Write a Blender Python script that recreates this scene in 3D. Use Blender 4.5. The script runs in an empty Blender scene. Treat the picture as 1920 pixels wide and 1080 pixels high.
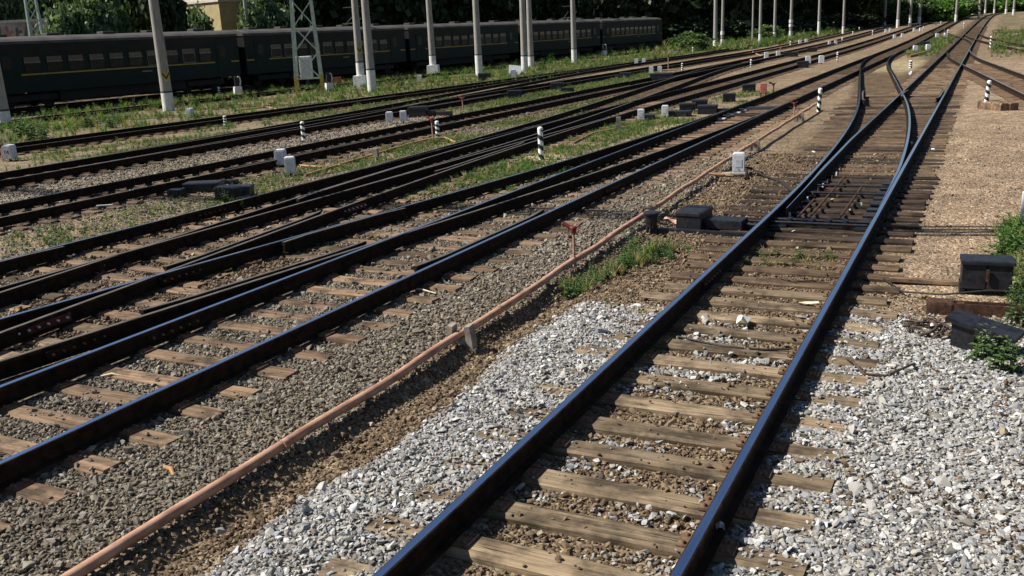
import bpy, bmesh, math, random
import numpy as np
from mathutils import Vector, Matrix, Euler
R = math.radians
rng = np.random.default_rng(7)
random.seed(7)
sc = bpy.context.scene
col = sc.collection

# ------------------------------------------------------------------ camera, sky, sun, exposure
CAMH, F, PITCH, ROLL, YAW = 3.0, 1750.0, R(15.25), R(-2.85), R(27.0)
cd = bpy.data.cameras.new('camera'); cd.sensor_width = 36.0; cd.lens = F/1920*36.0
cd.clip_start = 0.1; cd.clip_end = 3000
cam = bpy.data.objects.new('camera', cd); col.objects.link(cam)
CM = Matrix.Rotation(YAW, 4, 'Z') @ Matrix.Rotation(R(90)-PITCH, 4, 'X') @ Matrix.Rotation(ROLL, 4, 'Z')
cam.matrix_world = Matrix.Translation((0, 0, CAMH)) @ CM
sc.camera = cam

SUN_EL = R(47)
TOSUN = Vector((-0.905*math.cos(SUN_EL), -0.425*math.cos(SUN_EL), math.sin(SUN_EL))).normalized()
w = bpy.data.worlds.new('World'); sc.world = w; w.use_nodes = True
nt = w.node_tree
bg = nt.nodes['Background']; sky = nt.nodes.new('ShaderNodeTexSky'); sky.sky_type = 'NISHITA'
sky.sun_disc = False; sky.sun_elevation = SUN_EL; sky.sun_rotation = math.atan2(TOSUN.x, TOSUN.y)
sky.air_density = 1.0; sky.dust_density = 0.4; sky.ozone_density = 1.6
nt.links.new(sky.outputs[0], bg.inputs[0]); bg.inputs[1].default_value = 0.05
sd = bpy.data.lights.new('sun', 'SUN'); sd.energy = 4.9; sd.angle = R(0.53); sd.color = (1.0, 0.95, 0.86)
so = bpy.data.objects.new('sun', sd); col.objects.link(so)
so.rotation_euler = TOSUN.to_track_quat('Z', 'Y').to_euler(); so.location = (-40, -20, 60)
vs = sc.view_settings; vs.view_transform = 'Standard'; vs.look = 'None'; vs.exposure = 0.72; vs.gamma = 1.0
sc.cycles.max_bounces = 5; sc.cycles.diffuse_bounces = 2; sc.cycles.glossy_bounces = 2
sc.cycles.transmission_bounces = 2; sc.cycles.transparent_max_bounces = 4
sc.cycles.caustics_reflective = False; sc.cycles.caustics_refractive = False

# ------------------------------------------------------------------ ground height, pixel -> place
def rise(Y):                       # the yard climbs gently beyond 90 m
    Y = np.asarray(Y, float); t = np.clip((Y-90)/180, 0, 1); return 1.5*t*t*(3-2*t)+0.0025*np.clip(Y-180, 0, None)
def bend(Y):                       # and all the tracks swing to the right there
    return 7e-5*np.clip(np.asarray(Y, float)-90, 0, None)**2
def ray(px, py):
    d = CM.to_3x3() @ Vector(((px-960)/F, (540-py)/F, -1.0)); return d
def G(px, py, z=-0.22):            # point on the ground under a pixel of the 1920 x 1080 photograph
    d = ray(px, py); e = 0.0
    for _ in range(30):
        dz = min(d.z, -1e-4)
        t = (z+e-CAMH)/dz; e = 0.5*e+0.5*float(rise(d.y*t))
    return Vector((d.x*t, d.y*t, z+e))
def AT(px, py, dist):              # point on a pixel's ray at a horizontal distance
    d = ray(px, py); t = dist/math.hypot(d.x, d.y); return Vector((d.x*t, d.y*t, CAMH+d.z*t))
def vnoise(x, y, s=1.0, seed=0):   # smooth value noise
    x = np.asarray(x, float)/s; y = np.asarray(y, float)/s
    xi = np.floor(x).astype(np.int64); yi = np.floor(y).astype(np.int64); fx = x-xi; fy = y-yi
    fx = fx*fx*(3-2*fx); fy = fy*fy*(3-2*fy)
    def h(a, b):
        n = (a*374761393+b*668265263+seed*974634777) & 0x7fffffff
        n = ((n ^ (n >> 13))*1274126177) & 0x7fffffff; return ((n ^ (n >> 16)) & 0xffff)/65535.0
    return (h(xi, yi)*(1-fx)+h(xi+1, yi)*fx)*(1-fy)+(h(xi, yi+1)*(1-fx)+h(xi+1, yi+1)*fx)*fy
def fbm(x, y, s, seed=0, o=4):
    r = 0; a = 0.5
    for k in range(o): r = r+a*vnoise(x, y, s/2**k, seed+k*17); a *= 0.5
    return r/(1-0.5**o)
def sstep(a, b, x):
    t = np.clip((np.asarray(x, float)-a)/(b-a), 0, 1); return t*t*(3-2*t)
def band(x, a, b, f):              # 1 inside a..b, fading over f
    return sstep(a-f, a+f, x)*(1-sstep(b-f, b+f, x))

# ------------------------------------------------------------------ materials
MATS = {}
def mat(name, rough=0.8, metal=0.0, spec=0.3):
    m = bpy.data.materials.new(name); m.use_nodes = True; b = m.node_tree.nodes['Principled BSDF']
    b.inputs['Roughness'].default_value = rough; b.inputs['Metallic'].default_value = metal
    b.inputs['Specular IOR Level'].default_value = spec; MATS[name] = m; return m, m.node_tree, b
def N(t, kind, **kw):
    n = t.nodes.new('ShaderNode'+kind)
    for k, v in kw.items(): setattr(n, k, v)
    return n
def ramp(t, fac, stops):
    r = N(t, 'ValToRGB'); t.links.new(fac, r.inputs[0]); e = r.color_ramp.elements
    while len(e) < len(stops): e.new(0.5)
    for k, (p, c) in enumerate(stops): e[k].position = p; e[k].color = (*c, 1)
    return r.outputs[0]
def noise(t, scale, detail=4, stretch=None, coord='Object', rough=0.6):
    tc = N(t, 'TexCoord'); n = N(t, 'TexNoise'); n.inputs['Scale'].default_value = scale
    n.inputs['Detail'].default_value = detail; n.inputs['Roughness'].default_value = rough
    o = tc.outputs[coord]
    if stretch:
        mp = N(t, 'Mapping'); mp.inputs['Scale'].default_value = stretch; t.links.new(o, mp.inputs[0]); o = mp.outputs[0]
    t.links.new(o, n.inputs[0]); return n.outputs[0]
def mixc(t, fac, a, b, mode='MIX'):
    m = N(t, 'Mix', data_type='RGBA', blend_type=mode)
    for s, v in ((0, fac), (6, a), (7, b)):
        if isinstance(v, (int, float)): m.inputs[s].default_value = v
        elif isinstance(v, tuple): m.inputs[s].default_value = (*v, 1)
        else: t.links.new(v, m.inputs[s])
    return m.outputs[2]
def math_(t, op, a, b=0.0):
    m = N(t, 'Math', operation=op)
    for s, v in ((0, a), (1, b)):
        if isinstance(v, (int, float)): m.inputs[s].default_value = v
        else: t.links.new(v, m.inputs[s])
    return m.outputs[0]
def bump(t, b, h, strength=0.4, dist=0.02):
    n = N(t, 'Bump'); n.inputs['Strength'].default_value = strength; n.inputs['Distance'].default_value = dist
    t.links.new(h, n.inputs['Height']); t.links.new(n.outputs[0], b.inputs['Normal'])
def rnd(t): return N(t, 'ObjectInfo').outputs['Random']
def simple(name, c1, c2, scale=6, rough=0.8, metal=0.0, spec=0.3, stretch=None, bs=0.2, bd=0.01, lo=0.35, hi=0.65, var=0.0, coord='Object'):
    m, t, b = mat(name, rough, metal, spec); n = noise(t, scale, 5, stretch, coord)
    c = ramp(t, n, [(lo, c1), (hi, c2)])
    if var:
        v = math_(t, 'ADD', math_(t, 'MULTIPLY', rnd(t), 2*var), 1-var); c = mixc(t, 1.0, c, v, 'MULTIPLY')
    t.links.new(c, b.inputs['Base Color'])
    if bs: bump(t, b, n, bs, bd)
    return m

simple('rail_rust', (0.010, 0.007, 0.005), (0.034, 0.019, 0.012), 9, 0.85, spec=0.08, bs=0.3, bd=0.004)
m, t, b = mat('rail_polish', 0.15, 1.0); n = noise(t, 3, 4, (6, 0.4, 6)); c = ramp(t, n, [(0.3, (0.46, 0.52, 0.68)), (0.7, (0.60, 0.66, 0.80))])  # sky reflection deepened by a blue tint painted into the base colour
t.links.new(c, b.inputs['Base Color']); t.links.new(math_(t, 'ADD', math_(t, 'MULTIPLY', n, 0.16), 0.06), b.inputs['Roughness'])
simple('rail_dull', (0.10, 0.09, 0.08), (0.22, 0.20, 0.17), 7, 0.5, 0.6, 0.4, (4, 0.5, 4), bs=0)
simple('rail_red', (0.05, 0.008, 0.006), (0.09, 0.015, 0.01), 12, 0.6)
# old sleepers: grain along the length, own shade each
def wood(name, dark, mid, light, oil):
    m, t, b = mat(name, 0.85, 0, 0.25); oi = N(t, 'ObjectInfo'); tc = N(t, 'TexCoord')
    add = N(t, 'VectorMath', operation='ADD'); cm = N(t, 'CombineXYZ')
    t.links.new(math_(t, 'MULTIPLY', oi.outputs['Random'], 37.0), cm.inputs[1]); t.links.new(math_(t, 'MULTIPLY', oi.outputs['Random'], 91.0), cm.inputs[0])
    t.links.new(tc.outputs['Object'], add.inputs[0]); t.links.new(cm.outputs[0], add.inputs[1])
    def nz(sc_, st, d=5):
        mp = N(t, 'Mapping'); mp.inputs['Scale'].default_value = st; t.links.new(add.outputs[0], mp.inputs[0])
        q = N(t, 'TexNoise'); q.inputs['Scale'].default_value = sc_; q.inputs['Detail'].default_value = d; q.inputs['Roughness'].default_value = 0.65
        t.links.new(mp.outputs[0], q.inputs[0]); return q.outputs[0]
    g = nz(22, (0.06, 1, 1)); blot = nz(3.4, (0.75, 1, 1), 7); crack = nz(60, (0.025, 1, 1), 3)
    c = ramp(t, g, [(0.28, dark), (0.5, mid), (0.72, light)])
    o = ramp(t, blot, [(0.48-oil*0.1, (0, 0, 0)), (0.66-oil*0.1, (1, 1, 1))])
    c = mixc(t, math_(t, 'MULTIPLY', o, 0.8), c, tuple(x*0.3 for x in dark))
    k = ramp(t, crack, [(0.32, (0.16, 0.14, 0.12)), (0.43, (1, 1, 1))]); c = mixc(t, 1.0, c, k, 'MULTIPLY')
    v = math_(t, 'ADD', math_(t, 'MULTIPLY', oi.outputs['Random'], 0.55), 0.68); c = mixc(t, 1.0, c, v, 'MULTIPLY')
    t.links.new(c, b.inputs['Base Color']); bump(t, b, mixc(t, 0.5, g, crack), 0.6, 0.01)
wood('wood_tan', (0.115, 0.080, 0.049), (0.225, 0.165, 0.103), (0.345, 0.268, 0.18), 0.45)
wood('wood_brown', (0.09, 0.056, 0.034), (0.20, 0.13, 0.08), (0.32, 0.222, 0.145), 0.25)
wood('wood_oily', (0.022, 0.015, 0.011), (0.055, 0.036, 0.025), (0.10, 0.068, 0.045), 0.6)
wood('wood_mid', (0.06, 0.038, 0.023), (0.13, 0.085, 0.052), (0.22, 0.15, 0.09), 0.3)
simple('plate_rust', (0.07, 0.04, 0.024), (0.19, 0.115, 0.07), 25, 0.85, 0.0)
simple('grease_black', (0.006, 0.006, 0.008), (0.02, 0.02, 0.024), 20, 0.35, 0.0, 0.5, bs=0.3)
simple('iron_black', (0.007, 0.007, 0.010), (0.022, 0.022, 0.028), 14, 0.45, 0.0, 0.35, bs=0.2)
simple('iron_rusty', (0.03, 0.018, 0.013), (0.10, 0.05, 0.03), 18, 0.8, 0.3)
simple('pipe_pink', (0.20, 0.095, 0.06), (0.45, 0.265, 0.18), 5, 0.85, stretch=(3, 0.9, 3), lo=0.28, hi=0.6, bs=0.2, bd=0.004)
simple('pipe_ochre', (0.26, 0.13, 0.06), (0.42, 0.24, 0.12), 7, 0.7)
simple('valve_red', (0.11, 0.018, 0.013), (0.22, 0.045, 0.034), 20, 0.55)
simple('panel_red', (0.28, 0.075, 0.055), (0.42, 0.14, 0.11), 12, 0.7)
simple('concrete', (0.20, 0.185, 0.165), (0.36, 0.34, 0.31), 4, 0.9, bs=0.2, stretch=(3, 3, 0.5), lo=0.3, hi=0.7)
simple('concrete_rough', (0.16, 0.14, 0.11), (0.34, 0.30, 0.25), 9, 0.95, bs=0.4)
simple('whitewash', (0.42, 0.42, 0.40), (0.68, 0.68, 0.66), 5, 0.85, lo=0.25, hi=0.6)
simple('ring_dark', (0.03, 0.03, 0.028), (0.07, 0.065, 0.06), 8, 0.8)
simple('box_grey', (0.40, 0.41, 0.44), (0.58, 0.59, 0.63), 9, 0.5, lo=0.25, hi=0.6, bs=0.05)
simple('box_white', (0.48, 0.49, 0.50), (0.66, 0.67, 0.68), 7, 0.5, lo=0.25, hi=0.6, bs=0.05)
simple('stripe_black', (0.010, 0.010, 0.010), (0.03, 0.03, 0.03), 10, 0.6)
simple('stripe_white', (0.55, 0.55, 0.53), (0.82, 0.82, 0.80), 10, 0.7, lo=0.2, hi=0.5)
simple('paint_yellow', (0.38, 0.27, 0.03), (0.55, 0.42, 0.07), 6, 0.6)
simple('steel_green', (0.34, 0.40, 0.33), (0.50, 0.55, 0.47), 5, 0.6)
simple('steel_yellow', (0.36, 0.25, 0.05), (0.50, 0.38, 0.10), 5, 0.6)
simple('steel_dark', (0.03, 0.035, 0.03), (0.08, 0.085, 0.07), 5, 0.6)
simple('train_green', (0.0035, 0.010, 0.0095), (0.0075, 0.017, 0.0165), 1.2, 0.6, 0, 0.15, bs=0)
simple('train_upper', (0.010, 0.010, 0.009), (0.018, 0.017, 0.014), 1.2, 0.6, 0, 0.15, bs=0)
simple('train_roof', (0.045, 0.041, 0.038), (0.08, 0.072, 0.065), 1.0, 0.8, bs=0.05)
simple('train_stripe', (0.22, 0.16, 0.03), (0.34, 0.25, 0.06), 1.5, 0.6, bs=0)
simple('train_under', (0.008, 0.008, 0.008), (0.02, 0.018, 0.016), 2.0, 0.8)
simple('train_frame', (0.09, 0.09, 0.09), (0.17, 0.17, 0.165), 3, 0.5, bs=0)
simple('train_pane', (0.006, 0.006, 0.0055), (0.024, 0.020, 0.016), 2.5, 0.25, 0, 0.15, bs=0, coord='Generated', var=0.5)
simple('train_vent', (0.004, 0.004, 0.005), (0.012, 0.012, 0.014), 2.5, 0.15, 0, 0.5, bs=0)
simple('insulator', (0.7, 0.7, 0.68), (0.85, 0.85, 0.82), 5, 0.3, bs=0)
simple('plaster_yellow', (0.36, 0.29, 0.14), (0.46, 0.385, 0.21), 1.2, 0.9, bs=0.1)
simple('plaster_cream', (0.48, 0.44, 0.36), (0.62, 0.58, 0.50), 1.2, 0.9, bs=0.1)
simple('glass_dark', (0.012, 0.014, 0.018), (0.03, 0.034, 0.04), 1, 0.1, 0, 0.5, bs=0)
simple('roof_tin', (0.10, 0.10, 0.10), (0.2, 0.19, 0.18), 1, 0.6)
simple('wall_dirty', (0.10, 0.09, 0.08), (0.24, 0.22, 0.2), 1.2, 0.9)
simple('spray_dark', (0.03, 0.03, 0.035), (0.07, 0.06, 0.06), 3, 0.8)
simple('spray_red', (0.16, 0.05, 0.045), (0.22, 0.09, 0.08), 3, 0.8)
simple('bark', (0.03, 0.024, 0.018), (0.09, 0.072, 0.055), 4, 0.95, stretch=(3, 3, 0.5), bs=0.5, bd=0.03)
simple('paper', (0.70, 0.68, 0.58), (0.84, 0.82, 0.74), 20, 0.8, bs=0)
simple('plastic_white', (0.75, 0.76, 0.78), (0.85, 0.86, 0.88), 20, 0.4, bs=0)
simple('orange_peel', (0.6, 0.22, 0.02), (0.75, 0.32, 0.04), 20, 0.6, bs=0)
simple('wire_brown', (0.04, 0.028, 0.02), (0.09, 0.06, 0.042), 30, 0.7, bs=0)
simple('cable_black', (0.012, 0.011, 0.01), (0.03, 0.027, 0.024), 30, 0.6, bs=0)
simple('splinter', (0.5, 0.42, 0.28), (0.7, 0.62, 0.46), 20, 0.8, bs=0)
simple('rag', (0.55, 0.24, 0.12), (0.62, 0.5, 0.48), 9, 0.8, bs=0.3)
def foliage(name, c1, c2, c3, trans=0.25, rough=0.55):
    m, t, b = mat(name, rough, 0, 0.25); n = noise(t, 0.9, 3); n2 = N(t, 'NewGeometry').outputs['Random Per Island']
    c = ramp(t, mixc(t, 0.6, n, n2), [(0.2, c1), (0.5, c2), (0.85, c3)])
    t.links.new(c, b.inputs['Base Color'])
    tr = N(t, 'BsdfTranslucent'); t.links.new(mixc(t, 1.0, c, (1.3, 1.5, 0.6), 'MULTIPLY'), tr.inputs[0])
    mx = N(t, 'MixShader'); mx.inputs[0].default_value = trans
    t.links.new(b.outputs[0], mx.inputs[1]); t.links.new(tr.outputs[0], mx.inputs[2]); t.links.new(mx.outputs[0], t.nodes['Material Output'].inputs[0])
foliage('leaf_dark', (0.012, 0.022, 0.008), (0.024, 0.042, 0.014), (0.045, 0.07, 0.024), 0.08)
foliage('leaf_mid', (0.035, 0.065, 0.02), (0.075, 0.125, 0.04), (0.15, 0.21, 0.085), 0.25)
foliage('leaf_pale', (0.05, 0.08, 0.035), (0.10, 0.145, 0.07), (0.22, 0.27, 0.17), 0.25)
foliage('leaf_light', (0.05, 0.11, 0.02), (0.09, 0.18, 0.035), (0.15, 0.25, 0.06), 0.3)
foliage('grass_blade', (0.085, 0.13, 0.025), (0.17, 0.215, 0.052), (0.29, 0.30, 0.11), 0.35)
foliage('grass_fresh', (0.045, 0.105, 0.022), (0.08, 0.165, 0.038), (0.15, 0.24, 0.06), 0.35)
foliage('grass_dry', (0.16, 0.13, 0.06), (0.28, 0.23, 0.11), (0.36, 0.30, 0.16), 0.2)
# stones: one shade per stone
def stone(name, stops, bs=0.5, sc_=60):
    m, t, b = mat(name, 0.85, 0, 0.25); c = ramp(t, rnd(t), stops); n = noise(t, sc_, 3)
    c = mixc(t, 1.0, c, ramp(t, n, [(0.3, (0.72, 0.71, 0.70)), (0.7, (1.12, 1.12, 1.12))]), 'MULTIPLY')
    t.links.new(c, b.inputs['Base Color']); bump(t, b, n, bs, 0.004)
stone('stone_pale', [(0.0, (0.15, 0.13, 0.105)), (0.15, (0.26, 0.25, 0.235)), (0.35, (0.275, 0.285, 0.31)), (0.55, (0.36, 0.34, 0.30)), (0.75, (0.40, 0.39, 0.37)), (0.92, (0.52, 0.515, 0.505)), (1.0, (0.63, 0.625, 0.615))])
stone('stone_grey', [(0.0, (0.105, 0.082, 0.06)), (0.3, (0.165, 0.138, 0.105)), (0.6, (0.215, 0.188, 0.148)), (0.85, (0.255, 0.228, 0.185)), (0.985, (0.30, 0.275, 0.23)), (1.0, (0.44, 0.40, 0.32))])
stone('stone_brown', [(0.0, (0.075, 0.05, 0.031)), (0.4, (0.14, 0.097, 0.060)), (0.75, (0.20, 0.146, 0.093)), (0.97, (0.26, 0.195, 0.13)), (1.0, (0.42, 0.38, 0.30))])
stone('stone_tan', [(0.0, (0.17, 0.125, 0.082)), (0.5, (0.26, 0.197, 0.137)), (0.9, (0.34, 0.27, 0.195)), (1.0, (0.5, 0.46, 0.4))])

# ------------------------------------------------------------------ mesh helpers
class MB:
    def __init__(s): s.v = []; s.f = []; s.m = []; s.sm = []
    def add(s, vs_, fs, m=0, sm=False):
        o = len(s.v); s.v += [tuple(p) for p in vs_]; s.f += [tuple(i+o for i in f) for f in fs]
        s.m += [m]*len(fs); s.sm += [sm]*len(fs); return s
    def box(s, c, d, m=0, rz=0, taper=1.0, tilt=None):
        hx, hy, hz = d[0]/2, d[1]/2, d[2]/2; M = Matrix.Rotation(rz, 3, 'Z')
        if tilt is not None: M = M @ Euler(tilt).to_matrix()
        vs_ = []
        for z, k in ((-hz, 1.0), (hz, taper)):
            for x, y in ((-hx, -hy), (hx, -hy), (hx, hy), (-hx, hy)): vs_.append(Vector(c)+M @ Vector((x*k, y*k, z)))
        return s.add(vs_, [(0, 3, 2, 1), (4, 5, 6, 7), (0, 1, 5, 4), (1, 2, 6, 5), (2, 3, 7, 6), (3, 0, 4, 7)], m)
    def bbox(s, c, d, bv=0.02, m=0, rz=0, seg=2):       # box with rounded vertical and top edges
        bm = bmesh.new(); bmesh.ops.create_cube(bm, size=1)
        for v in bm.verts: v.co = Vector((v.co.x*d[0], v.co.y*d[1], v.co.z*d[2]))
        ed = [e for e in bm.edges if not all(v.co.z < 0 for v in e.verts)]
        bmesh.ops.bevel(bm, geom=ed, offset=bv, segments=seg, affect='EDGES', profile=0.6)
        M = Matrix.Rotation(rz, 3, 'Z'); bm.verts.ensure_lookup_table()
        s.add([Vector(c)+M @ v.co for v in bm.verts], [[v.index for v in f.verts] for f in bm.faces], m); bm.free(); return s
    def cyl(s, p0, p1, r0, r1=None, n=10, m=0, caps=True, sm=True):
        r1 = r0 if r1 is None else r1; p0 = Vector(p0); p1 = Vector(p1); d = (p1-p0).normalized()
        a = d.orthogonal().normalized(); b_ = d.cross(a); vs_ = []
        for p, r in ((p0, r0), (p1, r1)):
            for k in range(n): an = 2*math.pi*k/n; vs_.append(p+a*math.cos(an)*r+b_*math.sin(an)*r)
        s.add(vs_, [(k, (k+1) % n, n+(k+1) % n, n+k) for k in range(n)], m, sm)
        if caps: s.add(vs_, [tuple(range(n-1, -1, -1)), tuple(range(n, 2*n))], m, False)
        return s
    def tube(s, pts, r, n=8, m=0, caps=True):
        pts = [Vector(p) for p in pts]; vs_ = []; up = None
        for i, p in enumerate(pts):
            d = (pts[min(i+1, len(pts)-1)]-pts[max(i-1, 0)]).normalized()
            if up is None: up = d.orthogonal().normalized()
            a = (up-d*up.dot(d)).normalized(); up = a; b_ = d.cross(a); rr = r[i] if hasattr(r, '__len__') else r
            for k in range(n): an = 2*math.pi*k/n; vs_.append(p+a*math.cos(an)*rr+b_*math.sin(an)*rr)
        L = len(pts)
        s.add(vs_, [(i*n+k, i*n+(k+1) % n, (i+1)*n+(k+1) % n, (i+1)*n+k) for i in range(L-1) for k in range(n)], m, True)
        if caps: s.add(vs_, [tuple(range(n-1, -1, -1)), tuple(range((L-1)*n, L*n))], m)
        return s
    def lathe(s, c, prof, n=12, m=0, sm=True):
        vs_ = []
        for r, z in prof:
            for k in range(n): an = 2*math.pi*k/n; vs_.append((c[0]+r*math.cos(an), c[1]+r*math.sin(an), c[2]+z))
        ms = m if hasattr(m, '__len__') else [m]*(len(prof)-1)
        for i in range(len(prof)-1):
            s.add(vs_[i*n:(i+2)*n], [(k, (k+1) % n, n+(k+1) % n, n+k) for k in range(n)], ms[i], sm)
        s.add(vs_[-n:], [tuple(range(n))], ms[-1]); return s
    def prism(s, prof, y0, y1, m=0, M=None, sm=False, capm=None):   # profile in x,z swept along y
        n = len(prof); vs_ = [Vector((x, y0, z)) for x, z in prof]+[Vector((x, y1, z)) for x, z in prof]
        if M is not None: vs_ = [M @ v for v in vs_]
        s.add(vs_, [(k, (k+1) % n, n+(k+1) % n, n+k)[::-1] for k in range(n)], m, sm)
        s.add(vs_, [tuple(range(n)), tuple(range(2*n-1, n-1, -1))], m if capm is None else capm); return s
    def build(s, name, mats, parent=None, loc=None, rz=0, fix=True):
        me = mesh_of(s, name, mats, fix); o = bpy.data.objects.new(name, me); col.objects.link(o)
        if parent is not None: o.parent = parent
        if loc is not None: o.location = loc
        if rz: o.rotation_euler.z = rz
        return o
def mesh_of(s, name, mats, fix=True):
    me = bpy.data.meshes.new(name); me.from_pydata(s.v, [], s.f)
    for k in ([mats] if isinstance(mats, str) else mats): me.materials.append(MATS[k])
    me.polygons.foreach_set('material_index', s.m); me.polygons.foreach_set('use_smooth', s.sm)
    if fix:
        bm = bmesh.new(); bm.from_mesh(me); bmesh.ops.recalc_face_normals(bm, faces=bm.faces); bm.to_mesh(me); bm.free()
    me.update(); return me
def tag(o, label=None, cat=None, group=None, kind=None):
    if label: o['label'] = label
    if cat: o['category'] = cat
    if group: o['group'] = group
    if kind: o['kind'] = kind
    return o
def thing(name, label, cat, loc=(0, 0, 0), rz=0, group=None):
    o = bpy.data.objects.new(name, None); col.objects.link(o); o.empty_display_size = 0.1
    o.location = loc; o.rotation_euler.z = rz; return tag(o, label, cat, group)
def place(name, me, parent=None, loc=(0, 0, 0), rz=0, scale=1.0):
    o = bpy.data.objects.new(name, me); col.objects.link(o); o.location = loc; o.rotation_euler.z = rz
    if scale != 1.0: o.scale = (scale,)*3 if not hasattr(scale, '__len__') else scale
    if parent is not None: o.parent = parent
    return o
def copy_tree(o, parent=None):
    c = o.copy(); col.objects.link(c)
    if parent is not None: c.parent = parent
    for ch in list(o.children): copy_tree(ch, c)
    return c

# ------------------------------------------------------------------ where the tracks run (centre lines, X over Y)
GA = 0.795
SEG_R, SLOPE, TC = 216.0, 0.113, 24.4
def swing(t):                       # sideways distance from a set of points after t metres
    t = np.clip(np.asarray(t, float), 0, None); return np.where(t < TC, t*t/(2*SEG_R), 1.378+SLOPE*(t-TC))
def scurve(t, total):               # crossover between two parallel tracks
    L = 2*TC+(total-2*1.378)/SLOPE; t = np.clip(np.asarray(t, float), 0, L); return np.where(t < L/2, swing(t), total-swing(L-t))
def ip(pts): return lambda Y: np.interp(Y, [p[0] for p in pts], [p[1] for p in pts])+bend(Y)
def smooth_ip(pts):
    f = ip(pts); return lambda Y: sum(f(np.asarray(Y, float)+d)-bend(np.asarray(Y, float)+d) for d in (-12, -8, -4, 0, 4, 8, 12))/7+bend(Y)
c1 = lambda Y: -2.155+bend(Y)
c2 = lambda Y: -7.38+bend(Y)
c4 = smooth_ip([(-50, -12.65), (22, -12.62), (45, -12.4), (110, -12.4), (900, -12.4)])
c5 = smooth_ip([(-50, -18.0), (40, -17.85), (60, -17.6), (110, -17.0), (900, -17)])
c6 = smooth_ip([(-50, -23.2), (50, -23.2), (80, -22.4), (110, -21.4), (900, -21)])
c7 = smooth_ip([(-50, -32.6), (22, -31.0), (45, -29.5), (70, -28.2), (110, -26.5), (900, -26)])
c8 = smooth_ip([(-50, -44.6), (30, -43.9), (60, -42.6), (120, -39.5), (900, -30)])
cR = lambda Y: c1(Y)-scurve(np.asarray(Y)-14.5, 5.225)          # T1 -> T2
cX1 = lambda Y: c2(Y)-swing(38.5-np.asarray(Y))                 # T2 -> left, towards us
cX2 = lambda Y: c4(Y)+swing(36.2-np.asarray(Y))                 # T4 -> right, towards us
cX3 = lambda Y: c4(Y)-scurve(np.asarray(Y)-12.0, 5.0)           # T4 -> T5
cX4 = lambda Y: c6(Y)-scurve(np.asarray(Y)-12.0, 5.6)           # T6 -> T7
cD = lambda Y: c1(Y)+swing(88.6-np.asarray(Y))                  # T1 -> right, towards us
cE = lambda Y: c1(Y)+swing(140.0-np.asarray(Y))
TRD = Vector((math.sin(R(5.32)), math.cos(R(5.32)), 0)); TRN = Vector((TRD.y, -TRD.x, 0))
TR0 = Vector((-49.91, 55.52, 0))-TRN*1.74
cT = lambda Y: TR0.x+(np.asarray(Y, float)-TR0.y)*math.tan(R(5.32))

# ------------------------------------------------------------------ ground
def ground_h(X, Y):
    X = np.asarray(X, float); Y = np.asarray(Y, float); B = bend(Y); x = X-B
    h = -0.245+0.035*(fbm(X, Y, 2.2, 3)-0.5)+0.012*(fbm(X, Y, 0.35, 9)-0.5)
    h = h+(0.03-0.022*(1-sstep(1.2, 1.6, np.abs(x+7.38))))*band(x, -8.9, -5.0, 0.25)*sstep(2, 3, Y)                          # grey ballast of the second track
    h = h+0.016*band(x, -14.2, -9.0, 0.3)
    near = 1-sstep(9.6, 11.2, Y+0.5*(fbm(X, Y, 0.9, 5)-0.5))
    h = h+0.040*near*(band(x, -4.15, -3.0, 0.12)+0.9*band(x, -1.25, 0.9, 0.15))       # pale shoulders of the near track
    h = h-0.006*band(x, -2.85, -1.45, 0.05)*near
    ditch = band(x, -4.74, -4.44, 0.09)*(1-sstep(11, 19, Y)); h = h-0.10*ditch*(0.6+0.8*fbm(X, Y, 0.7, 21))
    h = h+0.05*band(x, -0.2, 2.5, 0.6)*sstep(10, 14, Y)*(1-sstep(30, 45, Y))
    far = band(x, -47.5, -33.0, 0.6); h = h+far*0.12*(fbm(X, Y, 4.0, 31)-0.35)
    return h+rise(Y)
def axis(parts):
    a = []
    for lo, hi, st in parts: a += list(np.arange(lo, hi-1e-6, st))
    return np.array(a+[parts[-1][1]])
gx = axis([(-420, -140, 40), (-140, -60, 5), (-60, -14.5, 0.6), (-14.5, 2.4, 0.1), (2.4, 12, 0.8), (12, 60, 6), (60, 420, 40)])
gy = axis([(-60, -6, 9), (-6, 2, 1), (2, 24, 0.1), (24, 120, 0.7), (120, 300, 4), (300, 900, 30)])
GX, GY = np.meshgrid(gx, gy); X, Y = GX.ravel(), GY.ravel(); Z = ground_h(X, Y); B = bend(Y); x = X-B
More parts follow.
